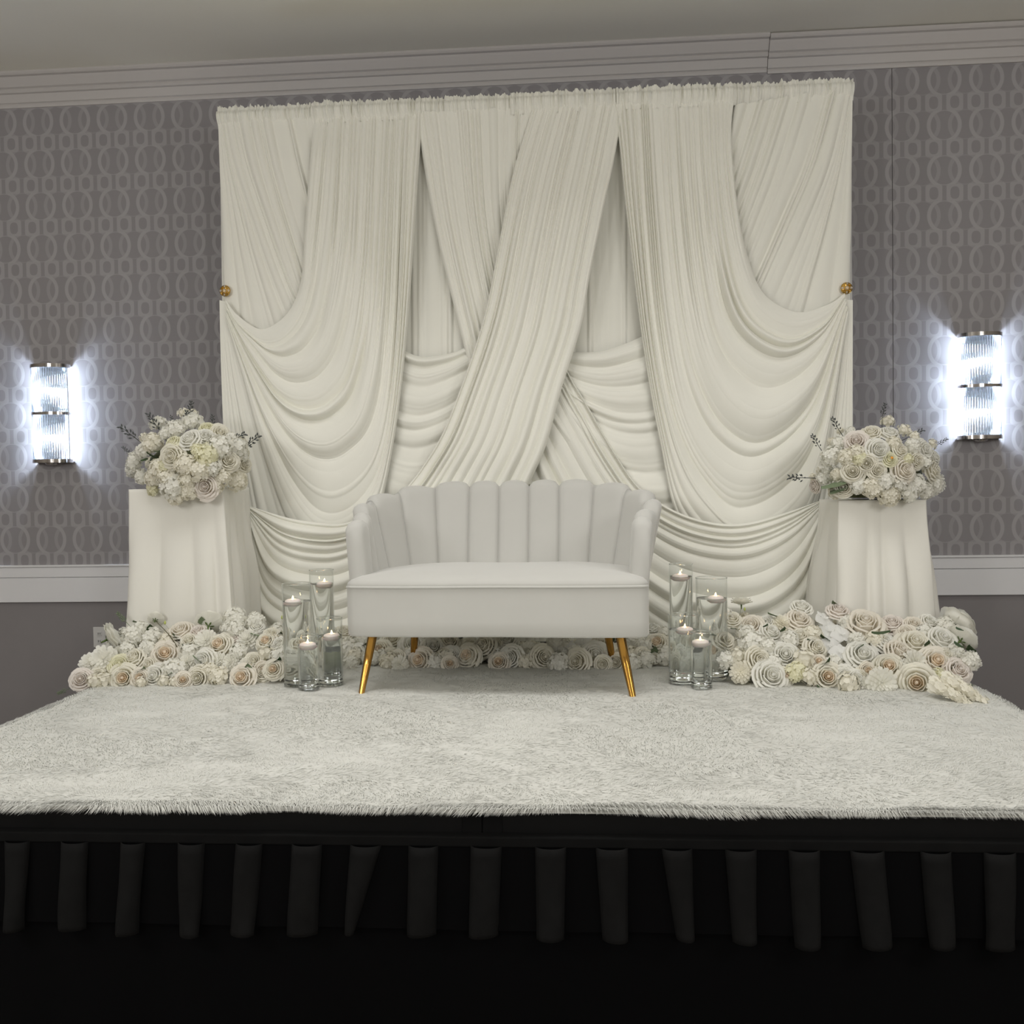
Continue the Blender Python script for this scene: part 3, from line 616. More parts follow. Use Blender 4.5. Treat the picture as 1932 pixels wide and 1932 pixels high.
for i, (cx, hw, ty, wy, by, cpx, kind, where) in enumerate(vases):
    p = atz(cx, by, ZF); p[1] += ydeep.get(i, 0)
    q = at(cx, by-10, p[1]); r = hw*mpp(q); Yc = p[1]+r; p = at(cx, by, Yc); X0 = float(p[0])
    H = float(at(cx, ty, Yc)[2])-ZF; HWt = float(at(cx, wy, Yc)[2])-ZF; th = .0028; bt = .014
    t = thing('candle_vase', f'{kind} glass vase of water {where}', 'vase', (X0, Yc, ZF), 0, 'glass cylinder candle vases')
    k = MB(); k.lathe([(r-.003, .002), (r, .005), (r, H-.002), (r-th/2, H), (r-th, H-.002), (r-th, bt)], 48, tight=.0008); k.build('glass_cylinder', thin_glass, t)
    k = MB(); k.lathe([(.0004, 0), (r-.005, 0), (r-.0005, .004), (r-.0005, bt-.003), (r-th-.003, bt-.0008), (.0004, bt-.001)], 48, tight=.0008); k.build('thick_base', glass, t)
    k = MB(); a_ = np.linspace(0, 2*PI, 49); k.tube(np.stack([(r-th/2)*np.cos(a_), (r-th/2)*np.sin(a_), 0*a_+H], 1), .0021, 8, False); k.build('rim', glass, t)
    k = MB(); k.lathe([(.0004, bt+.0004), (r-th-.004, bt+.0004), (r-th-.0004, bt+.004), (r-th-.0004, HWt), (r-th-.0025, HWt-.0012), (.0004, HWt-.0015)], 48, tight=.0008); k.build('water', water_m, t)
    cr = min(.034, r-.008); pc = at(cpx, wy-5, Yc); dx = float(np.clip(pc[0]-X0, -(r-cr-.004), r-cr-.004))
    c = thing('floating_candle', f'lit candle floating in the {kind} vase {where}', 'candle', (X0+dx, Yc-.004, ZF+HWt-.008), 0, 'floating candles')
    k = MB(); k.lathe([(.0004, -.012), (cr*.6, -.011), (cr*.92, -.003), (cr, .006), (cr*.95, .012), (cr*.7, .0165), (cr*.25, .018), (.0004, .0175)], 28); k.build('wax_body', wax, c)
    k = MB(); k.tube([(0, 0, .016), (.0005, 0, .024)], .0009, 6); k.build('wick', wick_m, c)
    k = MB(); k.lathe([(.0003, .0175), (.0024, .019), (.0032, .0215), (.0024, .025), (.001, .0285), (.0002, .031)], 12); k.build('flame', flame_m, c)

# ------------------------------------------------------------------ flowers
def petal(k, phi, dphi, r0, r1, z0, z1, flare=.1, nu=5, nv=4, wave=.0, tw=0.0, point=0.0, cup=.0):
    u = np.linspace(-1, 1, nu)[:, None]; v = np.linspace(0, 1, nv)[None, :]
    shape = np.sqrt(np.clip(1-(np.abs(u)**2.2)*.0, 0, 1))
    wv = (.55+.45*np.sin(v*PI*.62))*(1-point*v**2)
    ph = phi+u*dphi*wv+tw*v
    vv = v*(1-.16*np.abs(u)**2.5)
    rho = r0+(r1-r0)*np.sin(vv*PI/2)**1.0+flare*vv**4 - cup*np.abs(u)**2*v
    z = z0+(z1-z0)*vv-flare*.9*vv**5+wave*np.sin(u*5+phi*7)*v**2
    P = np.stack([rho*np.cos(ph), rho*np.sin(ph), z+0*ph], -1); k.grid(P)
def cup_petal(k, phi, dphi, r1, z1, zb, lip, r, nu=5):
    "petal that leaves the base, runs out, stands up and rolls its lip outwards"
    prof = [(.30, zb), (.72, zb+.10*(z1-zb)), (.92, zb+.42*(z1-zb)), (.96, zb+.80*(z1-zb)), (1.0+lip*.5, z1), (1.0+lip*1.5, z1-lip*.35)]
    P = np.zeros((nu, 6, 3)); wv = r.uniform(0, 6); tilt = r.uniform(-.05, .05)
    for i in range(nu):
        u_ = 2*i/(nu-1)-1; drop = .30*abs(u_)**2.6*(z1-zb); inn = .10*u_*u_*r1*(1 if u_ > 0 else .2)
        for j, (pr, pz) in enumerate(prof):
            f = j/5; ph = phi+u_*dphi*(.5+.5*math.sin(min(1, f*1.3)*PI/2)); rr_ = r1*pr-inn*f+.02*math.sin(u_*6+wv)*f
            P[i, j] = (rr_*math.cos(ph), rr_*math.sin(ph), pz-drop*f*f+tilt*u_*f)
    k.grid(P)
def rose_mesh(name, m, seed, openness=1.0, big=True):
    r = random.Random(seed); k = MB(); o = r.random()*6
    for n, r1, z1, dp, lip in ((5, .48, .50, .78, .10), (5, .64, .38, .74, .14), (6, .80, .20, .64, .16), (7, .94, -.02, .56, .16)):
        o += .6
        for i in range(n): cup_petal(k, o+i*2*PI/n+r.uniform(-.1, .1), dp, r1*openness*r.uniform(.94, 1.05), z1+r.uniform(-.04, .04), -.40, lip*r.uniform(.7, 1.2), r)
    me = k.mesh(name, m); h = MB()
    h.lathe([(.001, .50), (.07, .54), (.10, .50), (.12, .2), (.001, .1)], 8)
    for n, r1, z1, dp, lip in ((3, .13, .60, 1.25, .05), (3, .22, .60, 1.2, .07), (4, .34, .57, .95, .09)):
        o += .7
        for i in range(n): cup_petal(h, o+i*2*PI/n, dp, r1, z1, -.1, lip, r)
    return me, h
def floret(k, c, n, size, tilt, r):
    n = np.asarray(n, float); n /= np.linalg.norm(n); a = np.cross(n, [0.3, .2, 1]); a /= np.linalg.norm(a)+1e-9; b = np.cross(n, a); o = r.random()*6
    for i in range(tilt):
        t = o+i*2*PI/tilt; d = a*math.cos(t)+b*math.sin(t); s = -a*math.sin(t)+b*math.cos(t); w = size*r.uniform(.42, .52); l = size*r.uniform(.85, 1.1); lift = r.uniform(.0, .3)*size
        V = [c, c+d*l*.5+s*w+n*lift*.2, c+d*l*.5-s*w+n*lift*.2, c+d*l*.95+s*w*.75+n*lift, c+d*l*.95-s*w*.75+n*lift, c+d*l*.5+n*(lift*.2-.06*size), c+d*l+n*lift*.7]
        k.add(V, [(0, 1, 5), (0, 5, 2), (1, 3, 6, 5), (2, 5, 6, 4)])
def hydrangea_mesh(name, m, seed, n=58, pet=4, flat=.75):
    r = random.Random(seed); k = MB()
    for i in range(n):
        z = 1-1.45*(i+.5)/n; a = i*2.39996+r.uniform(-.2, .2); q = math.sqrt(max(0, 1-z*z)); d = np.array([q*math.cos(a), q*math.sin(a), z])
        rr = r.uniform(.80, 1.0); floret(k, d*np.array([rr, rr, rr*flat]), d+np.array([r.uniform(-.35, .35) for _ in range(3)]), .27, pet, r)
    k.lathe([(.001, -.45), (.5, -.4), (.74, -.1), (.7, .25), (.4, .52), (.001, .58)], 10)
    return k.mesh(name, m)
def dahlia_mesh(name, m, seed):
    r = random.Random(seed); k = MB()
    for n, r1, z0, z1, w, ro in ((6, .22, .1, .60, .5, .02), (9, .42, .05, .58, .36, .05), (12, .62, -.02, .46, .27, .08), (15, .82, -.1, .26, .23, .1), (17, .98, -.2, .02, .21, .12), (15, .95, -.3, -.25, .22, .12)):
        o = r.random()*6
        for i in range(n): petal(k, o+i*2*PI/n+r.uniform(-.06, .06), w, ro, r1*r.uniform(.9, 1.08), z0, z1+r.uniform(-.04, .04), .04, nu=3, nv=4, point=.35)
    return k.mesh(name, m)
def orchid_mesh(name, m, seed):
    r = random.Random(seed); k = MB()
    for a, l, w in ((0, .92, .62), (PI, .92, .62), (PI/2, .9, .36), (-PI*.3, .85, .34), (-PI*.7, .85, .34)):
        nu, nv = 5, 6; P = np.zeros((nu, nv, 3))
        for i in range(nu):
            for j in range(nv):
                u_, v_ = 2*i/(nu-1)-1, j/(nv-1); ww = w*math.sin(PI*(.12+.86*v_)**.75)**.8
                P[i, j] = (math.cos(a)*v_*l-math.sin(a)*u_*ww, math.sin(a)*v_*l+math.cos(a)*u_*ww, .14*v_-.22*v_**2-.07*u_*u_+(.05 if w > .5 else 0)*v_)
        k.grid(P)
    for i in range(3): petal(k, -PI/2+(i-1)*1.2, .5, .02, .22, .02, .26, .02, nu=3, nv=3)
    return k.mesh(name, m)
def poppy_mesh(name, m, seed):
    r = random.Random(seed); k = MB()
    for n, r1, z1, w in ((6, .8, .45, .66), (7, .95, .25, .6), (7, 1.0, .05, .6)):
        o = r.random()*6
        for i in range(n): petal(k, o+i*2*PI/n, w, .05, r1*r.uniform(.9, 1.05), -.35, z1, .12, nu=7, nv=5, wave=.06)
    return k.mesh(name, m)
def stock_mesh(name, m, seed):
    "spike of small florets along +Z, length 2"
    r = random.Random(seed); k = MB()
    for i in range(46):
        t = i/45; a = i*2.4; q = (.45*(1-t)**.7+.06)*r.uniform(.6, 1.1); d = np.array([math.cos(a), math.sin(a), .35+.5*t]); floret(k, np.array([math.cos(a)*q, math.sin(a)*q, -.9+1.9*t]), d+np.array([r.uniform(-.4, .4) for _ in range(3)]), .36*(1-.6*t), 5, r)
    k.tube([(0, 0, -1), (0, 0, 1)], [.10, .03], 6)
    return k.mesh(name, m)
def sprig_mesh(name, m, seed, nb=16, stem=True):
    "thin stem along +Z from 0 to 1 with small oval buds towards the tip"
    r = random.Random(seed); k = MB(); pts = [(0.03*math.sin(t*4+seed), .02*math.cos(t*3), t) for t in np.linspace(0, 1, 7)]
    k.tube(pts, [.012, .012, .011, .010, .009, .008, .005], 5)
    for i in range(nb):
        t = .55+.45*(i+r.random()*.5)/nb; a = i*2.4; l = .10*(1.15-t)+.03; c = np.array([.03*math.sin(t*4+seed)+math.cos(a)*l, .02*math.cos(t*3)+math.sin(a)*l, t+.03])
        d = np.array([math.cos(a), math.sin(a), 1.2]); d /= np.linalg.norm(d); k.tube([c-d*.05, c, c+d*.045], [.004, .022, .003], 5)
    return k.mesh(name, m)
def bud_mesh(name, m):
    k = MB(); k.lathe([(.001, -.6), (.32, -.35), (.42, 0), (.3, .4), (.12, .75), (.001, .9)], 10); return k.mesh(name, m)
def calyx_mesh():
    k = MB()
    for i in range(6): petal(k, i*PI/3, .35, .02, .42, -.42, -.30, .03, nu=3, nv=4, point=.9)
    k.tube([(0, 0, -.36), (0, .05, -.8)], [.09, .05], 6); return k.mesh('calyx', green_m)
def leaf_mesh(name, m, seed):
    r = random.Random(seed); nu, nv = 5, 9; P = np.zeros((nu, nv, 3))
    for i in range(nu):
        for j in range(nv):
            u_, v_ = 2*i/(nu-1)-1, j/(nv-1); w = .34*math.sin(PI*v_**.8)**.8*(1+.10*math.sin(v_*22)*abs(u_)); P[i, j] = (u_*w, -.12*abs(u_)*.6+.12*v_*v_, v_)
    k = MB(); k.grid(P); return k.mesh(name, m)

ROSE = {}
for key, m, hm in (('white', pet_white, pet_white), ('cream', pet_cream, pet_cream), ('ivory', pet_ivory, pet_ivory), ('peach', pet_cream, pet_peach), ('peachy', pet_ivory, pet_peach), ('blush', pet_blush, pet_blush), ('lemon', pet_lemon, pet_lemon)):
    ROSE[key] = []
    for sd in range(3):
        me, h = rose_mesh('rose', m, sd*11+len(key), 1.0+.06*(sd-1)); ROSE[key].append((me, h.mesh('rose_heart', hm)))
HYD = {c: [hydrangea_mesh('hydrangea', m, s) for s in (1, 2, 3)] for c, m in (('white', pet_white), ('cream', pet_cream), ('lemon', pet_lemon))}
DAH = [dahlia_mesh('dahlia', m, s) for s, m in ((1, pet_white), (2, pet_white), (3, pet_cream))]
ORC = [orchid_mesh('orchid', pet_orchid, 1)]
POP = [poppy_mesh('poppy', pet_white, s) for s in (1, 2)]
STK = [stock_mesh('stock_spike', pet_cream, s) for s in (1, 2)]
FLO = [hydrangea_mesh('floret_cluster', pet_cream, s, 22, 5, .8) for s in (5, 6)]
SPR = [sprig_mesh('sprig', sprig_m, s) for s in (1, 2, 3)]; GSP = [sprig_mesh('green_sprig', leaf_m, s, 26) for s in (4, 5)]
BUD = bud_mesh('flower_bud', bud_m); CAL = calyx_mesh(); LEAF = leaf_mesh('leaf', leaf_m, 1); DLEAF = leaf_mesh('leaf', dark_leaf, 2)
STEM = sprig_mesh('stem', stem_m, 9, 0)

def orient(o, n, spin):
    q = Vector(n).to_track_quat('Z', 'Y'); o.rotation_mode = 'QUATERNION'; o.rotation_quaternion = q @ Matrix.Rotation(spin, 3, 'Z').to_quaternion()
def bloom(root, kind, pos, rad, n, rr):
    "one bloom, a part of its arrangement; pos in world"
    base, _, var = kind.partition('_'); sub = None; cal = False
    if base == 'rose': me, sub = rr.choice(ROSE[var or 'white']); nm = 'rose'
    elif base == 'hyd': me = rr.choice(HYD[var or 'white']); nm = 'hydrangea'
    elif base == 'dah': me = DAH[2] if var == 'cream' else rr.choice(DAH[:2]); nm = 'dahlia'
    elif base == 'orc': me = ORC[0]; nm = 'orchid'
    elif base == 'pop': me = rr.choice(POP); nm = 'poppy'; cal = True
    elif base == 'stk': me = rr.choice(STK); nm = 'stock_spike'
    else: me = rr.choice(FLO); nm = 'floret_cluster'
    o = link(nm, me, root); o.location = Vector(pos)-root.location; s = rad*rr.uniform(.95, 1.08); o.scale = (s, s, s); orient(o, n, rr.random()*6.28 if base != 'orc' else rr.uniform(-.3, .3))
    if sub: link('rose_heart', sub, o)
    if cal: link('calyx', CAL, o)
    if nm == 'rose' and rr.random() < .25:
        c = link('calyx', CAL, o); c.scale = (1.5, 1.5, 1.1)
    return o
def rod_part(root, name, me, a, b, wscale=1.0):
    a, b = Vector(a), Vector(b); o = link(name, me, root); o.location = a-root.location; L = (b-a).length; o.scale = (L*wscale, L*wscale, L); orient(o, b-a, 0); return o

def unz(lst, ox, oy, s): return [(ox+x/s, oy+y/s, d/s)+tuple(r) for x, y, d, *r in lst]
LEFT = unz([(225, 640, 165, 'rose_blush'), (470, 300, 200, 'pop', 'R'), (400, 480, 200, 'dah'), (300, 500, 160, 'dah'), (360, 610, 115, 'rose_cream'), (535, 520, 155, 'rose_lemon'), (640, 470, 155, 'rose_cream'), (565, 630, 195, 'rose_peach'),
    (690, 625, 130, 'rose_peachy'), (760, 530, 130, 'rose_cream'), (810, 615, 175, 'rose_white'), (890, 440, 205, 'rose_peachy'), (750, 390, 140, 'hyd'), (640, 290, 170, 'hyd'), (780, 310, 160, 'hyd'), (690, 235, 110, 'hyd'), (815, 155, 110, 'pop', 'B'),
    (1010, 260, 170, 'rose_ivory'), (1080, 335, 125, 'rose_cream'), (1210, 330, 175, 'dah'), (1240, 190, 190, 'pop', 'B'), (1320, 370, 180, 'rose_peach'), (1440, 150, 170, 'hyd'), (1600, 180, 150, 'hyd'), (1450, 235, 130, 'hyd'), (1620, 215, 100, 'rose_white'),
    (1540, 315, 165, 'dah'), (1440, 310, 95, 'rose_blush'), (1690, 340, 145, 'rose_peach'), (1790, 360, 125, 'rose_white'), (1080, 420, 150, 'hyd'), (960, 565, 190, 'hyd'), (1060, 500, 135, 'dah'), (1200, 490, 180, 'rose_white'), (1300, 480, 120, 'dah'), (1400, 505, 150, 'dah'),
    (1470, 415, 130, 'hyd'), (1530, 530, 150, 'dah'), (1590, 490, 120, 'rose_cream'), (1680, 430, 140, 'flo'), (1790, 460, 140, 'hyd'), (1665, 560, 110, 'rose_peachy'), (1750, 560, 130, 'rose_peach'), (1835, 545, 105, 'rose_peachy'), (1500, 635, 195, 'rose_peachy'),
    (1150, 635, 165, 'rose_cream'), (1310, 610, 145, 'hyd_cream'), (1030, 645, 120, 'rose_peachy'), (400, 655, 140, 'flo'), (330, 705, 110, 'flo'), (880, 690, 100, 'flo'), (700, 700, 90, 'flo'), (960, 690, 80, 'flo'), (1230, 560, 110, 'hyd_cream'),
    (1390, 235, 120, 'hyd'), (900, 330, 120, 'hyd_cream'), (1150, 260, 120, 'rose_blush'), (590, 400, 130, 'hyd'), (520, 430, 120, 'dah'), (1730, 280, 110, 'rose_cream'), (1870, 430, 130, 'rose_cream'), (1930, 360, 130, 'rose_peach'), (1940, 500, 140, 'hyd'), (1990, 440, 120, 'rose_white'), (1900, 560, 120, 'rose_cream')], 100, 1130, 4.2)
RIGHT = unz([(70, 165, 110, 'rose_cream'), (130, 50, 105, 'pop', 'S'), (195, 212, 150, 'rose_ivory'), (320, 250, 125, 'rose_white'), (290, 180, 95, 'rose_white'), (390, 185, 110, 'dah_cream'), (500, 172, 140, 'rose_ivory'), (515, 285, 145, 'rose_cream'), (515, 88, 115, 'rose_white'),
    (660, 160, 140, 'orc'), (700, 240, 180, 'orc'), (770, 260, 140, 'orc'), (760, 375, 140, 'orc'), (690, 330, 140, 'orc'), (800, 180, 100, 'hyd'), (920, 200, 215, 'rose_ivory'), (750, 112, 130, 'rose_blush'), (1090, 195, 150, 'rose_blush'), (1330, 188, 125, 'rose_white'),
    (1525, 185, 185, 'rose_white', 'R'), (1550, 285, 150, 'pop', 'R'), (1240, 320, 165, 'rose_cream'), (1410, 300, 170, 'rose_white'), (1140, 375, 170, 'rose_ivory'), (1050, 315, 145, 'rose_white'), (1180, 255, 120, 'rose_ivory'), (605, 350, 130, 'rose_cream'), (410, 400, 170, 'rose_white'),
    (200, 325, 150, 'hyd'), (295, 340, 110, 'hyd'), (240, 425, 145, 'rose_cream'), (125, 500, 125, 'dah_cream'), (110, 400, 100, 'flo'), (320, 532, 180, 'rose_white'), (415, 525, 95, 'rose_peach'), (540, 425, 140, 'flo'), (570, 530, 110, 'flo'), (625, 435, 95, 'rose_peachy'),
    (680, 532, 155, 'rose_peach'), (900, 398, 175, 'rose_white'), (790, 525, 130, 'rose_white'), (860, 545, 105, 'rose_white'), (1070, 472, 175, 'rose_peach'), (1250, 440, 155, 'dah'), (1370, 440, 180, 'rose_peachy'), (1510, 492, 150, 'rose_blush'), (1390, 530, 105, 'hyd_lemon'),
    (1250, 578, 205, 'rose_peach'), (1030, 600, 185, 'dah'), (815, 620, 130, 'flo'), (940, 575, 95, 'dah'), (1590, 425, 115, 'hyd'), (1500, 385, 110, 'hyd'), (930, 490, 95, 'rose_peachy'), (480, 500, 110, 'hyd_lemon'), (440, 290, 110, 'hyd'), (870, 300, 110, 'hyd'), (1290, 250, 110, 'hyd'), (980, 290, 110, 'hyd_cream'),
    (1170, 470, 110, 'hyd'), (1440, 400, 110, 'rose_cream'), (1430, 200, 110, 'hyd'), (1230, 200, 120, 'rose_ivory'), (20, 130, 90, 'hyd'), (20, 300, 120, 'rose_cream'), (30, 420, 110, 'hyd'), (590, 260, 110, 'hyd_cream'), (330, 440, 100, 'hyd'), (720, 450, 110, 'hyd'), (160, 250, 100, 'hyd')], 1360, 1120, 3.378)
MID = unz([(60, 140, 120, 'hyd'), (105, 165, 110, 'rose_white'), (60, 240, 85, 'hyd'), (240, 150, 135, 'rose_peach'), (310, 80, 95, 'rose_cream'), (330, 185, 95, 'rose_cream'), (275, 265, 70, 'flo'), (290, 215, 100, 'hyd_cream'), (360, 260, 95, 'dah'), (430, 120, 135, 'rose_white'), (550, 130, 125, 'rose_white'), (480, 222, 145, 'rose_peachy'),
    (650, 100, 125, 'rose_cream'), (660, 180, 115, 'rose_white'), (755, 185, 135, 'rose_peach'), (650, 240, 85, 'rose_peachy'), (850, 125, 135, 'rose_cream'), (920, 110, 90, 'rose_cream'), (990, 90, 125, 'rose_white'), (1010, 190, 150, 'rose_white'), (940, 230, 110, 'rose_peachy'), (1110, 140, 95, 'dah'), (1200, 190, 135, 'rose_cream'), (1290, 100, 125, 'hyd'),
    (1350, 130, 100, 'orc'), (1290, 230, 110, 'hyd'), (1400, 255, 140, 'rose_cream'), (1430, 90, 90, 'orc'), (1390, 170, 100, 'hyd'), (1500, 180, 135, 'rose_white'), (1540, 110, 105, 'rose_cream'), (1550, 250, 95, 'rose_cream'), (1640, 170, 125, 'dah_cream'), (1630, 255, 105, 'rose_cream'), (1735, 100, 105, 'hyd'), (1870, 110, 125, 'rose_peach'), (1800, 205, 100, 'hyd'), (1790, 120, 90, 'hyd'),
    (1910, 50, 85, 'hyd'), (1840, 20, 90, 'rose_white'), (1930, 180, 120, 'hyd'), (560, 235, 100, 'hyd'), (1090, 220, 90, 'hyd_cream'), (1720, 240, 100, 'hyd'), (170, 80, 110, 'hyd'), (30, 40, 100, 'rose_cream'), (1980, 90, 110, 'rose_cream'), (2040, 160, 120, 'rose_white'), (2100, 70, 110, 'hyd'), (2080, 240, 110, 'rose_cream'), (2170, 150, 120, 'rose_peach'), (1990, 250, 100, 'hyd'), (2180, 240, 110, 'hyd'), (2150, 20, 110, 'rose_white'),
    (-60, 150, 120, 'rose_cream'), (-60, 60, 110, 'hyd'), (-70, 240, 100, 'rose_white')], 640, 1180, 3.116)

def mound(name, label, items, yf, yb, yf_line, y_lo, y_hi, seed, base_seg):
    rr = random.Random(seed); c0 = at(sum(i[0] for i in items)/len(items), 1280, yf); t = thing(name, label, 'flower arrangement', (float(c0[0]), (yf+yb)/2, ST+.02), 0, 'floor flower arrangements')
    for (px, py, d, kind, *face) in items:
        f = min(1.1, max(0, (y_lo-py)/(y_lo-y_hi))); yfx = yf+yf_line*(px-items[0][0])/400.0; Y = yfx+(yb-yfx)*f**1.15+rr.uniform(-.015, .015)
        P = at(px, py, Y); rad = d*.5*mpp(P)*1.14
        P[2] = max(P[2], ST+.028+rad*.35)
        n = np.array([rr.uniform(-.4, .4), -1+.35*f, .25+.7*f+rr.uniform(-.2, .25)])
        if face:
            n = {'R': np.array([.75, .35, .45]), 'B': np.array([-.1, .75, .5]), 'S': np.array([.0, .2, 1.0])}[face[0]]
        bloom(t, kind, P, rad, n, rr)
        if rr.random() < .4 and not face:
            b = P+np.array([rr.uniform(-.04, .04), .03, rr.uniform(-.02, .03)]); e = b+np.array([rr.uniform(-.05, .05), -.03, rr.uniform(.0, .05)])*1.0
            rod_part(t, 'leaf', DLEAF if rr.random() < .5 else LEAF, b, e)
    x0_, x1_ = min(i[0] for i in items)+25, max(i[0] for i in items)-25
    for i in range(int((x1_-x0_)/7)):      # inner filling of hydrangeas behind and between the front blooms
        px = rr.uniform(x0_, x1_); f = rr.random(); py = y_lo-6-(y_lo-y_hi-30)*f; yfx = yf+yf_line*(px-items[0][0])/400.0
        P = at(px, py, yfx+(yb-yfx)*f+.05); P[2] = max(P[2], ST+.06)
        bloom(t, rr.choice(['hyd', 'hyd_cream', 'rose_cream', 'rose_white']), P, rr.uniform(.032, .045), (rr.uniform(-.5, .5), -1, .6), rr)
    k = MB()
    pts = [(float(at(px, 1240, (yf+yb)/2)[0]), yy+.06, ST+.01+hh*.5) for px, yy, hh in base_seg]
    xs = np.linspace(0, 1, 30); PP = np.stack([np.interp(xs, np.linspace(0, 1, len(pts)), [p[j] for p in pts]) for j in range(3)], 1)
    k.tube(PP, .045+.012*np.sin(np.arange(30)*1.7), 10); o = k.build('moss_base', foam_m, t); o.location = -Vector(t.location)
    return t
lt = mound('floor_flowers', 'long mound of white and cream roses on the rug in front of the left plinth', LEFT, 1.44, 1.74, 0.03, 1290, 1165, 1, [(175, 1.56, .05), (300, 1.62, .09), (450, 1.66, .10), (600, 1.70, .09)])
mt = mound('floor_flowers', 'low row of shaded white and cream roses on the rug behind and under the loveseat', MID, 1.80, 2.06, -.0, 1262, 1195, 2, [(620, 1.93, .05), (900, 1.95, .07), (1150, 1.95, .07), (1370, 1.90, .07)])
rt = mound('floor_flowers', 'long mound of white roses, orchids and dahlias on the rug before the right plinth', RIGHT, 1.43, 1.73, -.115, 1300, 1150, 3, [(1380, 1.62, .09), (1550, 1.58, .10), (1700, 1.54, .10), (1810, 1.5, .07)])
def extra(t, kind, me, a, ya, b, yb, ws=1.0): return rod_part(t, kind, me, at(a[0], a[1], ya), at(b[0], b[1], yb), ws)
Z1 = lambda x, y: (100+x/4.2, 1130+y/4.2); Z7 = lambda x, y: (1360+x/3.378, 1120+y/3.378)
extra(lt, 'green_sprig', GSP[0], Z1(640, 260), 1.70, Z1(515, 105), 1.70); extra(lt, 'green_sprig', GSP[1], Z1(190, 690), 1.45, Z1(35, 745), 1.42, 1.2)
extra(lt, 'stem', STEM, Z1(985, 385), 1.58, Z1(820, 170), 1.66); extra(lt, 'stem', STEM, Z1(930, 265), 1.66, Z1(895, 205), 1.68); extra(lt, 'stem', STEM, Z1(1845, 330), 1.66, Z1(1815, 165), 1.70); extra(lt, 'stem', STEM, Z1(470, 605), 1.43, Z1(330, 635), 1.43)
for p, yy in ((Z1(888, 190), 1.68), (Z1(1815, 148), 1.70)):
    o = link('flower_bud', BUD, lt); o.location = Vector(at(p[0], p[1], yy))-lt.location; o.scale = (.013,)*3
    c = link('calyx', CAL, o); c.scale = (1.2, 1.2, 1.0)
SPK = []
for a, b in (((1400, 590), (1560, 690)), ((1540, 640), (1800, 745)), ((1480, 560), (1640, 660))):
    A, B = Z7(*a), Z7(*b); SPK.append(rod_part(rt, 'stock_spike', STK[0], (at(A[0], A[1], 1.20)+at(B[0], B[1], 1.13))/2, at(B[0], B[1], 1.13))); SPK[-1].scale = (.055, .055, .085)
extra(rt, 'green_sprig', GSP[0], Z7(1620, 700), 1.16, Z7(1790, 752), 1.10); extra(rt, 'green_sprig', GSP[1], Z7(1500, 600), 1.2, Z7(1600, 580), 1.18)
extra(rt, 'stem', STEM, Z7(115, 160), 1.68, Z7(130, 70), 1.70); extra(rt, 'stem', STEM, Z7(60, 320), 1.6, Z7(150, 255), 1.62); extra(rt, 'stem', STEM, Z7(880, 320), 1.55, Z7(905, 265), 1.6); extra(rt, 'stem', STEM, Z7(1310, 370), 1.5, Z7(1370, 320), 1.5); extra(rt, 'stem', STEM, Z7(840, 570), 1.3, Z7(855, 500), 1.33)
o = link('flower_bud', BUD, rt); p = Z7(152, 100); o.location = Vector(at(p[0], p[1], 1.69))-rt.location; o.scale = (.012,)*3; link('calyx', CAL, o).scale = (1.2, 1.2, 1)
for a, b in (((1500, 210), (1545, 240)), ((1490, 300), (1545, 350)), ((380, 240), (410, 215)), ((270, 210), (300, 195)), ((960, 240), (1080, 250)), ((1300, 330), (1330, 300)), ((1100, 540), (1140, 560)), ((620, 570), (660, 620))):
    A, B = Z7(*a), Z7(*b); extra(rt, 'leaf', DLEAF, A, 1.42, B, 1.40, 1.4)

BL = unz([(900, 450, 215, 'rose_white'), (1070, 420, 195, 'rose_white'), (710, 480, 155, 'rose_lemon'), (710, 630, 250, 'rose_cream'), (1310, 680, 235, 'rose_cream'), (1480, 715, 175, 'rose_cream'), (1070, 955, 225, 'rose_blush'), (560, 760, 210, 'hyd_cream'), (850, 720, 220, 'hyd_cream'), (1080, 620, 230, 'hyd_lemon'), (1000, 770, 250, 'hyd_cream'),
    (490, 490, 220, 'hyd_cream'), (560, 280, 180, 'hyd'), (310, 690, 200, 'hyd'), (280, 770, 150, 'hyd'), (740, 340, 190, 'hyd'), (920, 260, 220, 'hyd'), (1080, 330, 160, 'rose_lemon'), (1220, 385, 190, 'rose_cream'), (1220, 530, 240, 'hyd'), (1400, 530, 210, 'hyd'), (1250, 850, 190, 'hyd_cream'), (1400, 890, 220, 'hyd_cream'), (500, 860, 190, 'hyd_cream'),
    (380, 850, 160, 'hyd'), (500, 980, 140, 'hyd_lemon'), (880, 1000, 180, 'hyd_cream'), (720, 950, 260, 'hyd'), (740, 1050, 190, 'hyd_cream'), (650, 850, 200, 'hyd_cream'), (870, 880, 180, 'hyd_cream'), (400, 580, 170, 'hyd'), (1130, 740, 190, 'hyd'), (640, 380, 150, 'hyd'), (1330, 440, 150, 'hyd'), (830, 170, 120, 'flo'), (930, 170, 100, 'flo'), (410, 430, 110, 'flo'), (620, 740, 140, 'hyd_lemon'), (1180, 950, 150, 'hyd_cream'), (1450, 610, 150, 'hyd'), (980, 560, 140, 'hyd_lemon')], 200, 750, 5.682)
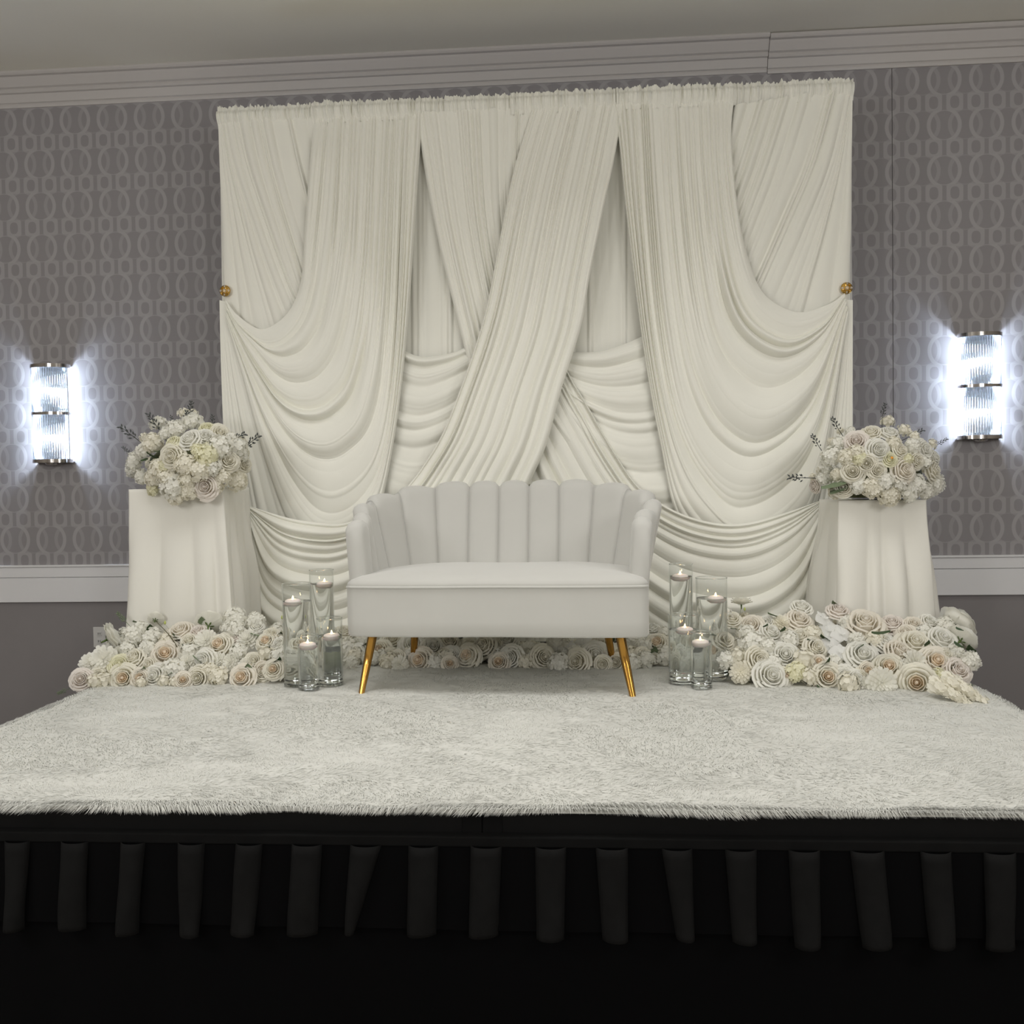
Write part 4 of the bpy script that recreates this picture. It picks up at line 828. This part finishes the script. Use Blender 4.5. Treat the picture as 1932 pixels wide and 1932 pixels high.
BR = unz([(1060, 565, 235, 'rose_white'), (990, 380, 210, 'rose_cream'), (1180, 390, 210, 'rose_white'), (830, 475, 205, 'rose_blush'), (1190, 660, 155, 'rose_lemon', 'O'), (790, 795, 205, 'rose_cream'), (940, 705, 195, 'rose_cream'), (1050, 780, 185, 'rose_cream'), (1335, 785, 245, 'rose_ivory'), (1470, 680, 190, 'rose_cream'), (1300, 565, 165, 'rose_cream'), (1545, 565, 205, 'rose_white'),
    (1430, 520, 170, 'hyd'), (1640, 780, 220, 'rose_cream'), (1660, 640, 160, 'rose_white'), (1660, 930, 230, 'hyd'), (1480, 930, 190, 'hyd'), (720, 640, 170, 'hyd_cream'), (560, 630, 200, 'hyd'), (640, 490, 160, 'hyd'), (490, 850, 170, 'hyd'), (690, 965, 185, 'rose_cream'), (850, 950, 170, 'hyd'), (1000, 970, 200, 'hyd_cream'), (1130, 900, 200, 'hyd'), (1180, 1050, 230, 'hyd_cream'), (1400, 1010, 200, 'hyd'), (380, 950, 140, 'rose_blush'),
    (1160, 260, 150, 'flo'), (1340, 350, 140, 'flo'), (500, 740, 140, 'hyd'), (620, 830, 130, 'hyd_cream'), (1300, 920, 170, 'hyd'), (1570, 1000, 180, 'hyd'), (600, 1010, 140, 'hyd_cream'), (830, 580, 160, 'hyd_cream'), (870, 660, 130, 'hyd_lemon'), (1230, 490, 140, 'hyd_cream'), (1560, 680, 150, 'hyd'), (760, 360, 100, 'hyd'), (1380, 660, 120, 'hyd_lemon'), (660, 360, 90, 'flo'), (560, 470, 100, 'flo'), (1450, 420, 120, 'flo'), (1640, 500, 110, 'flo'), (450, 790, 110, 'flo'), (360, 850, 80, 'flo')], 1470, 750, 5.682)
def bouquet(label, items, cpx, cpy, Yc, rx, rz, zbase, seed, sprigs, ox, oy, s, leaves):
    rr = random.Random(seed); C = at(cpx, cpy, Yc); t = thing('flower_bouquet', label, 'flower arrangement', (float(C[0]), Yc, zbase), 0, 'bouquets on the plinths')
    for (px, py, d, kind, *face) in items:
        P0 = at(px, py, Yc); ex, ez = (P0[0]-C[0])/rx, (P0[2]-C[2])/rz; ez = ez*.5 if ez < 0 else ez; dep = math.sqrt(max(.02, 1-ex*ex-ez*ez)); Y = Yc-.26*dep
        P = at(px, py, Y); rad = d*.5*mpp(P)*1.10; n = np.array([ex*1.0, -dep-.25, ez*.9+.25]); n += np.array([rr.uniform(-.25, .25) for _ in range(3)])
        o = bloom(t, kind, P, rad, n, rr)
        if face:
            k = MB(); k.lathe([(.001, .62), (.16, .58), (.2, .48), (.001, .40)], 9); k.build('stamens', orange_m, o)
    k = MB(); k.lathe([(.001, .0), (.14, .004), (.185, .06), (.17, .14), (.10, .20), (.001, .23)], 16); k.build('moss_base', foam_m, t)
    for i in range(10):     # blooms round the back, so the dome is whole
        a = i/9*PI; P = C+np.array([math.cos(a)*rx*.8, .12+.06*math.sin(a), rr.uniform(-.5, .5)*rz]); bloom(t, rr.choice(['hyd', 'hyd_cream', 'rose_cream']), P, .038, (math.cos(a), 1, .4), rr)
    for (a, b) in sprigs:
        A, B = (ox+a[0]/s, oy+a[1]/s), (ox+b[0]/s, oy+b[1]/s); P, Q = at(A[0], A[1], Yc-.06), at(B[0], B[1], Yc-.10); P = P-(Q-P)*.35
        rod_part(t, 'sprig', rr.choice(SPR), P, Q)
    for (a, b, m) in leaves:
        A, B = (ox+a[0]/s, oy+a[1]/s), (ox+b[0]/s, oy+b[1]/s); rod_part(t, 'leaf', m, at(A[0], A[1], Yc-.17), at(B[0], B[1], Yc-.20), 1.5)
    return t
bouquet('domed bouquet of white hydrangeas and roses on the left plinth', BL, 200+880/5.682, 750+650/5.682, 1.97, .285, .185, 1.464, 21,
        [((420, 520), (155, 300)), ((630, 450), (465, 165)), ((830, 420), (880, 140)), ((740, 330), (700, 190)), ((1150, 380), (1150, 185)), ((1270, 500), (1500, 380)), ((1430, 600), (1645, 395)), ((300, 640), (185, 525)), ((900, 300), (920, 40))], 200, 750, 5.682, [((560, 640), (430, 600), DLEAF), ((600, 560), (520, 590), DLEAF), ((430, 640), (380, 690), DLEAF)])
bouquet('domed bouquet of cream roses and hydrangeas on the right plinth', BR, 1470+1080/5.682, 750+690/5.682, 1.97, .275, .180, 1.362, 22,
        [((480, 600), (355, 395)), ((690, 420), (570, 210)), ((1110, 260), (1130, 60)), ((1310, 470), (1540, 340)), ((1650, 540), (1800, 435)), ((390, 870), (105, 845)), ((1120, 900), (865, 800)), ((1340, 420), (1400, 380))], 1470, 750, 5.682, [((700, 850), (470, 1000), LEAF), ((690, 900), (560, 1050), LEAF), ((860, 520), (960, 480), DLEAF), ((1190, 500), (1290, 480), DLEAF), ((920, 460), (1020, 480), DLEAF)])
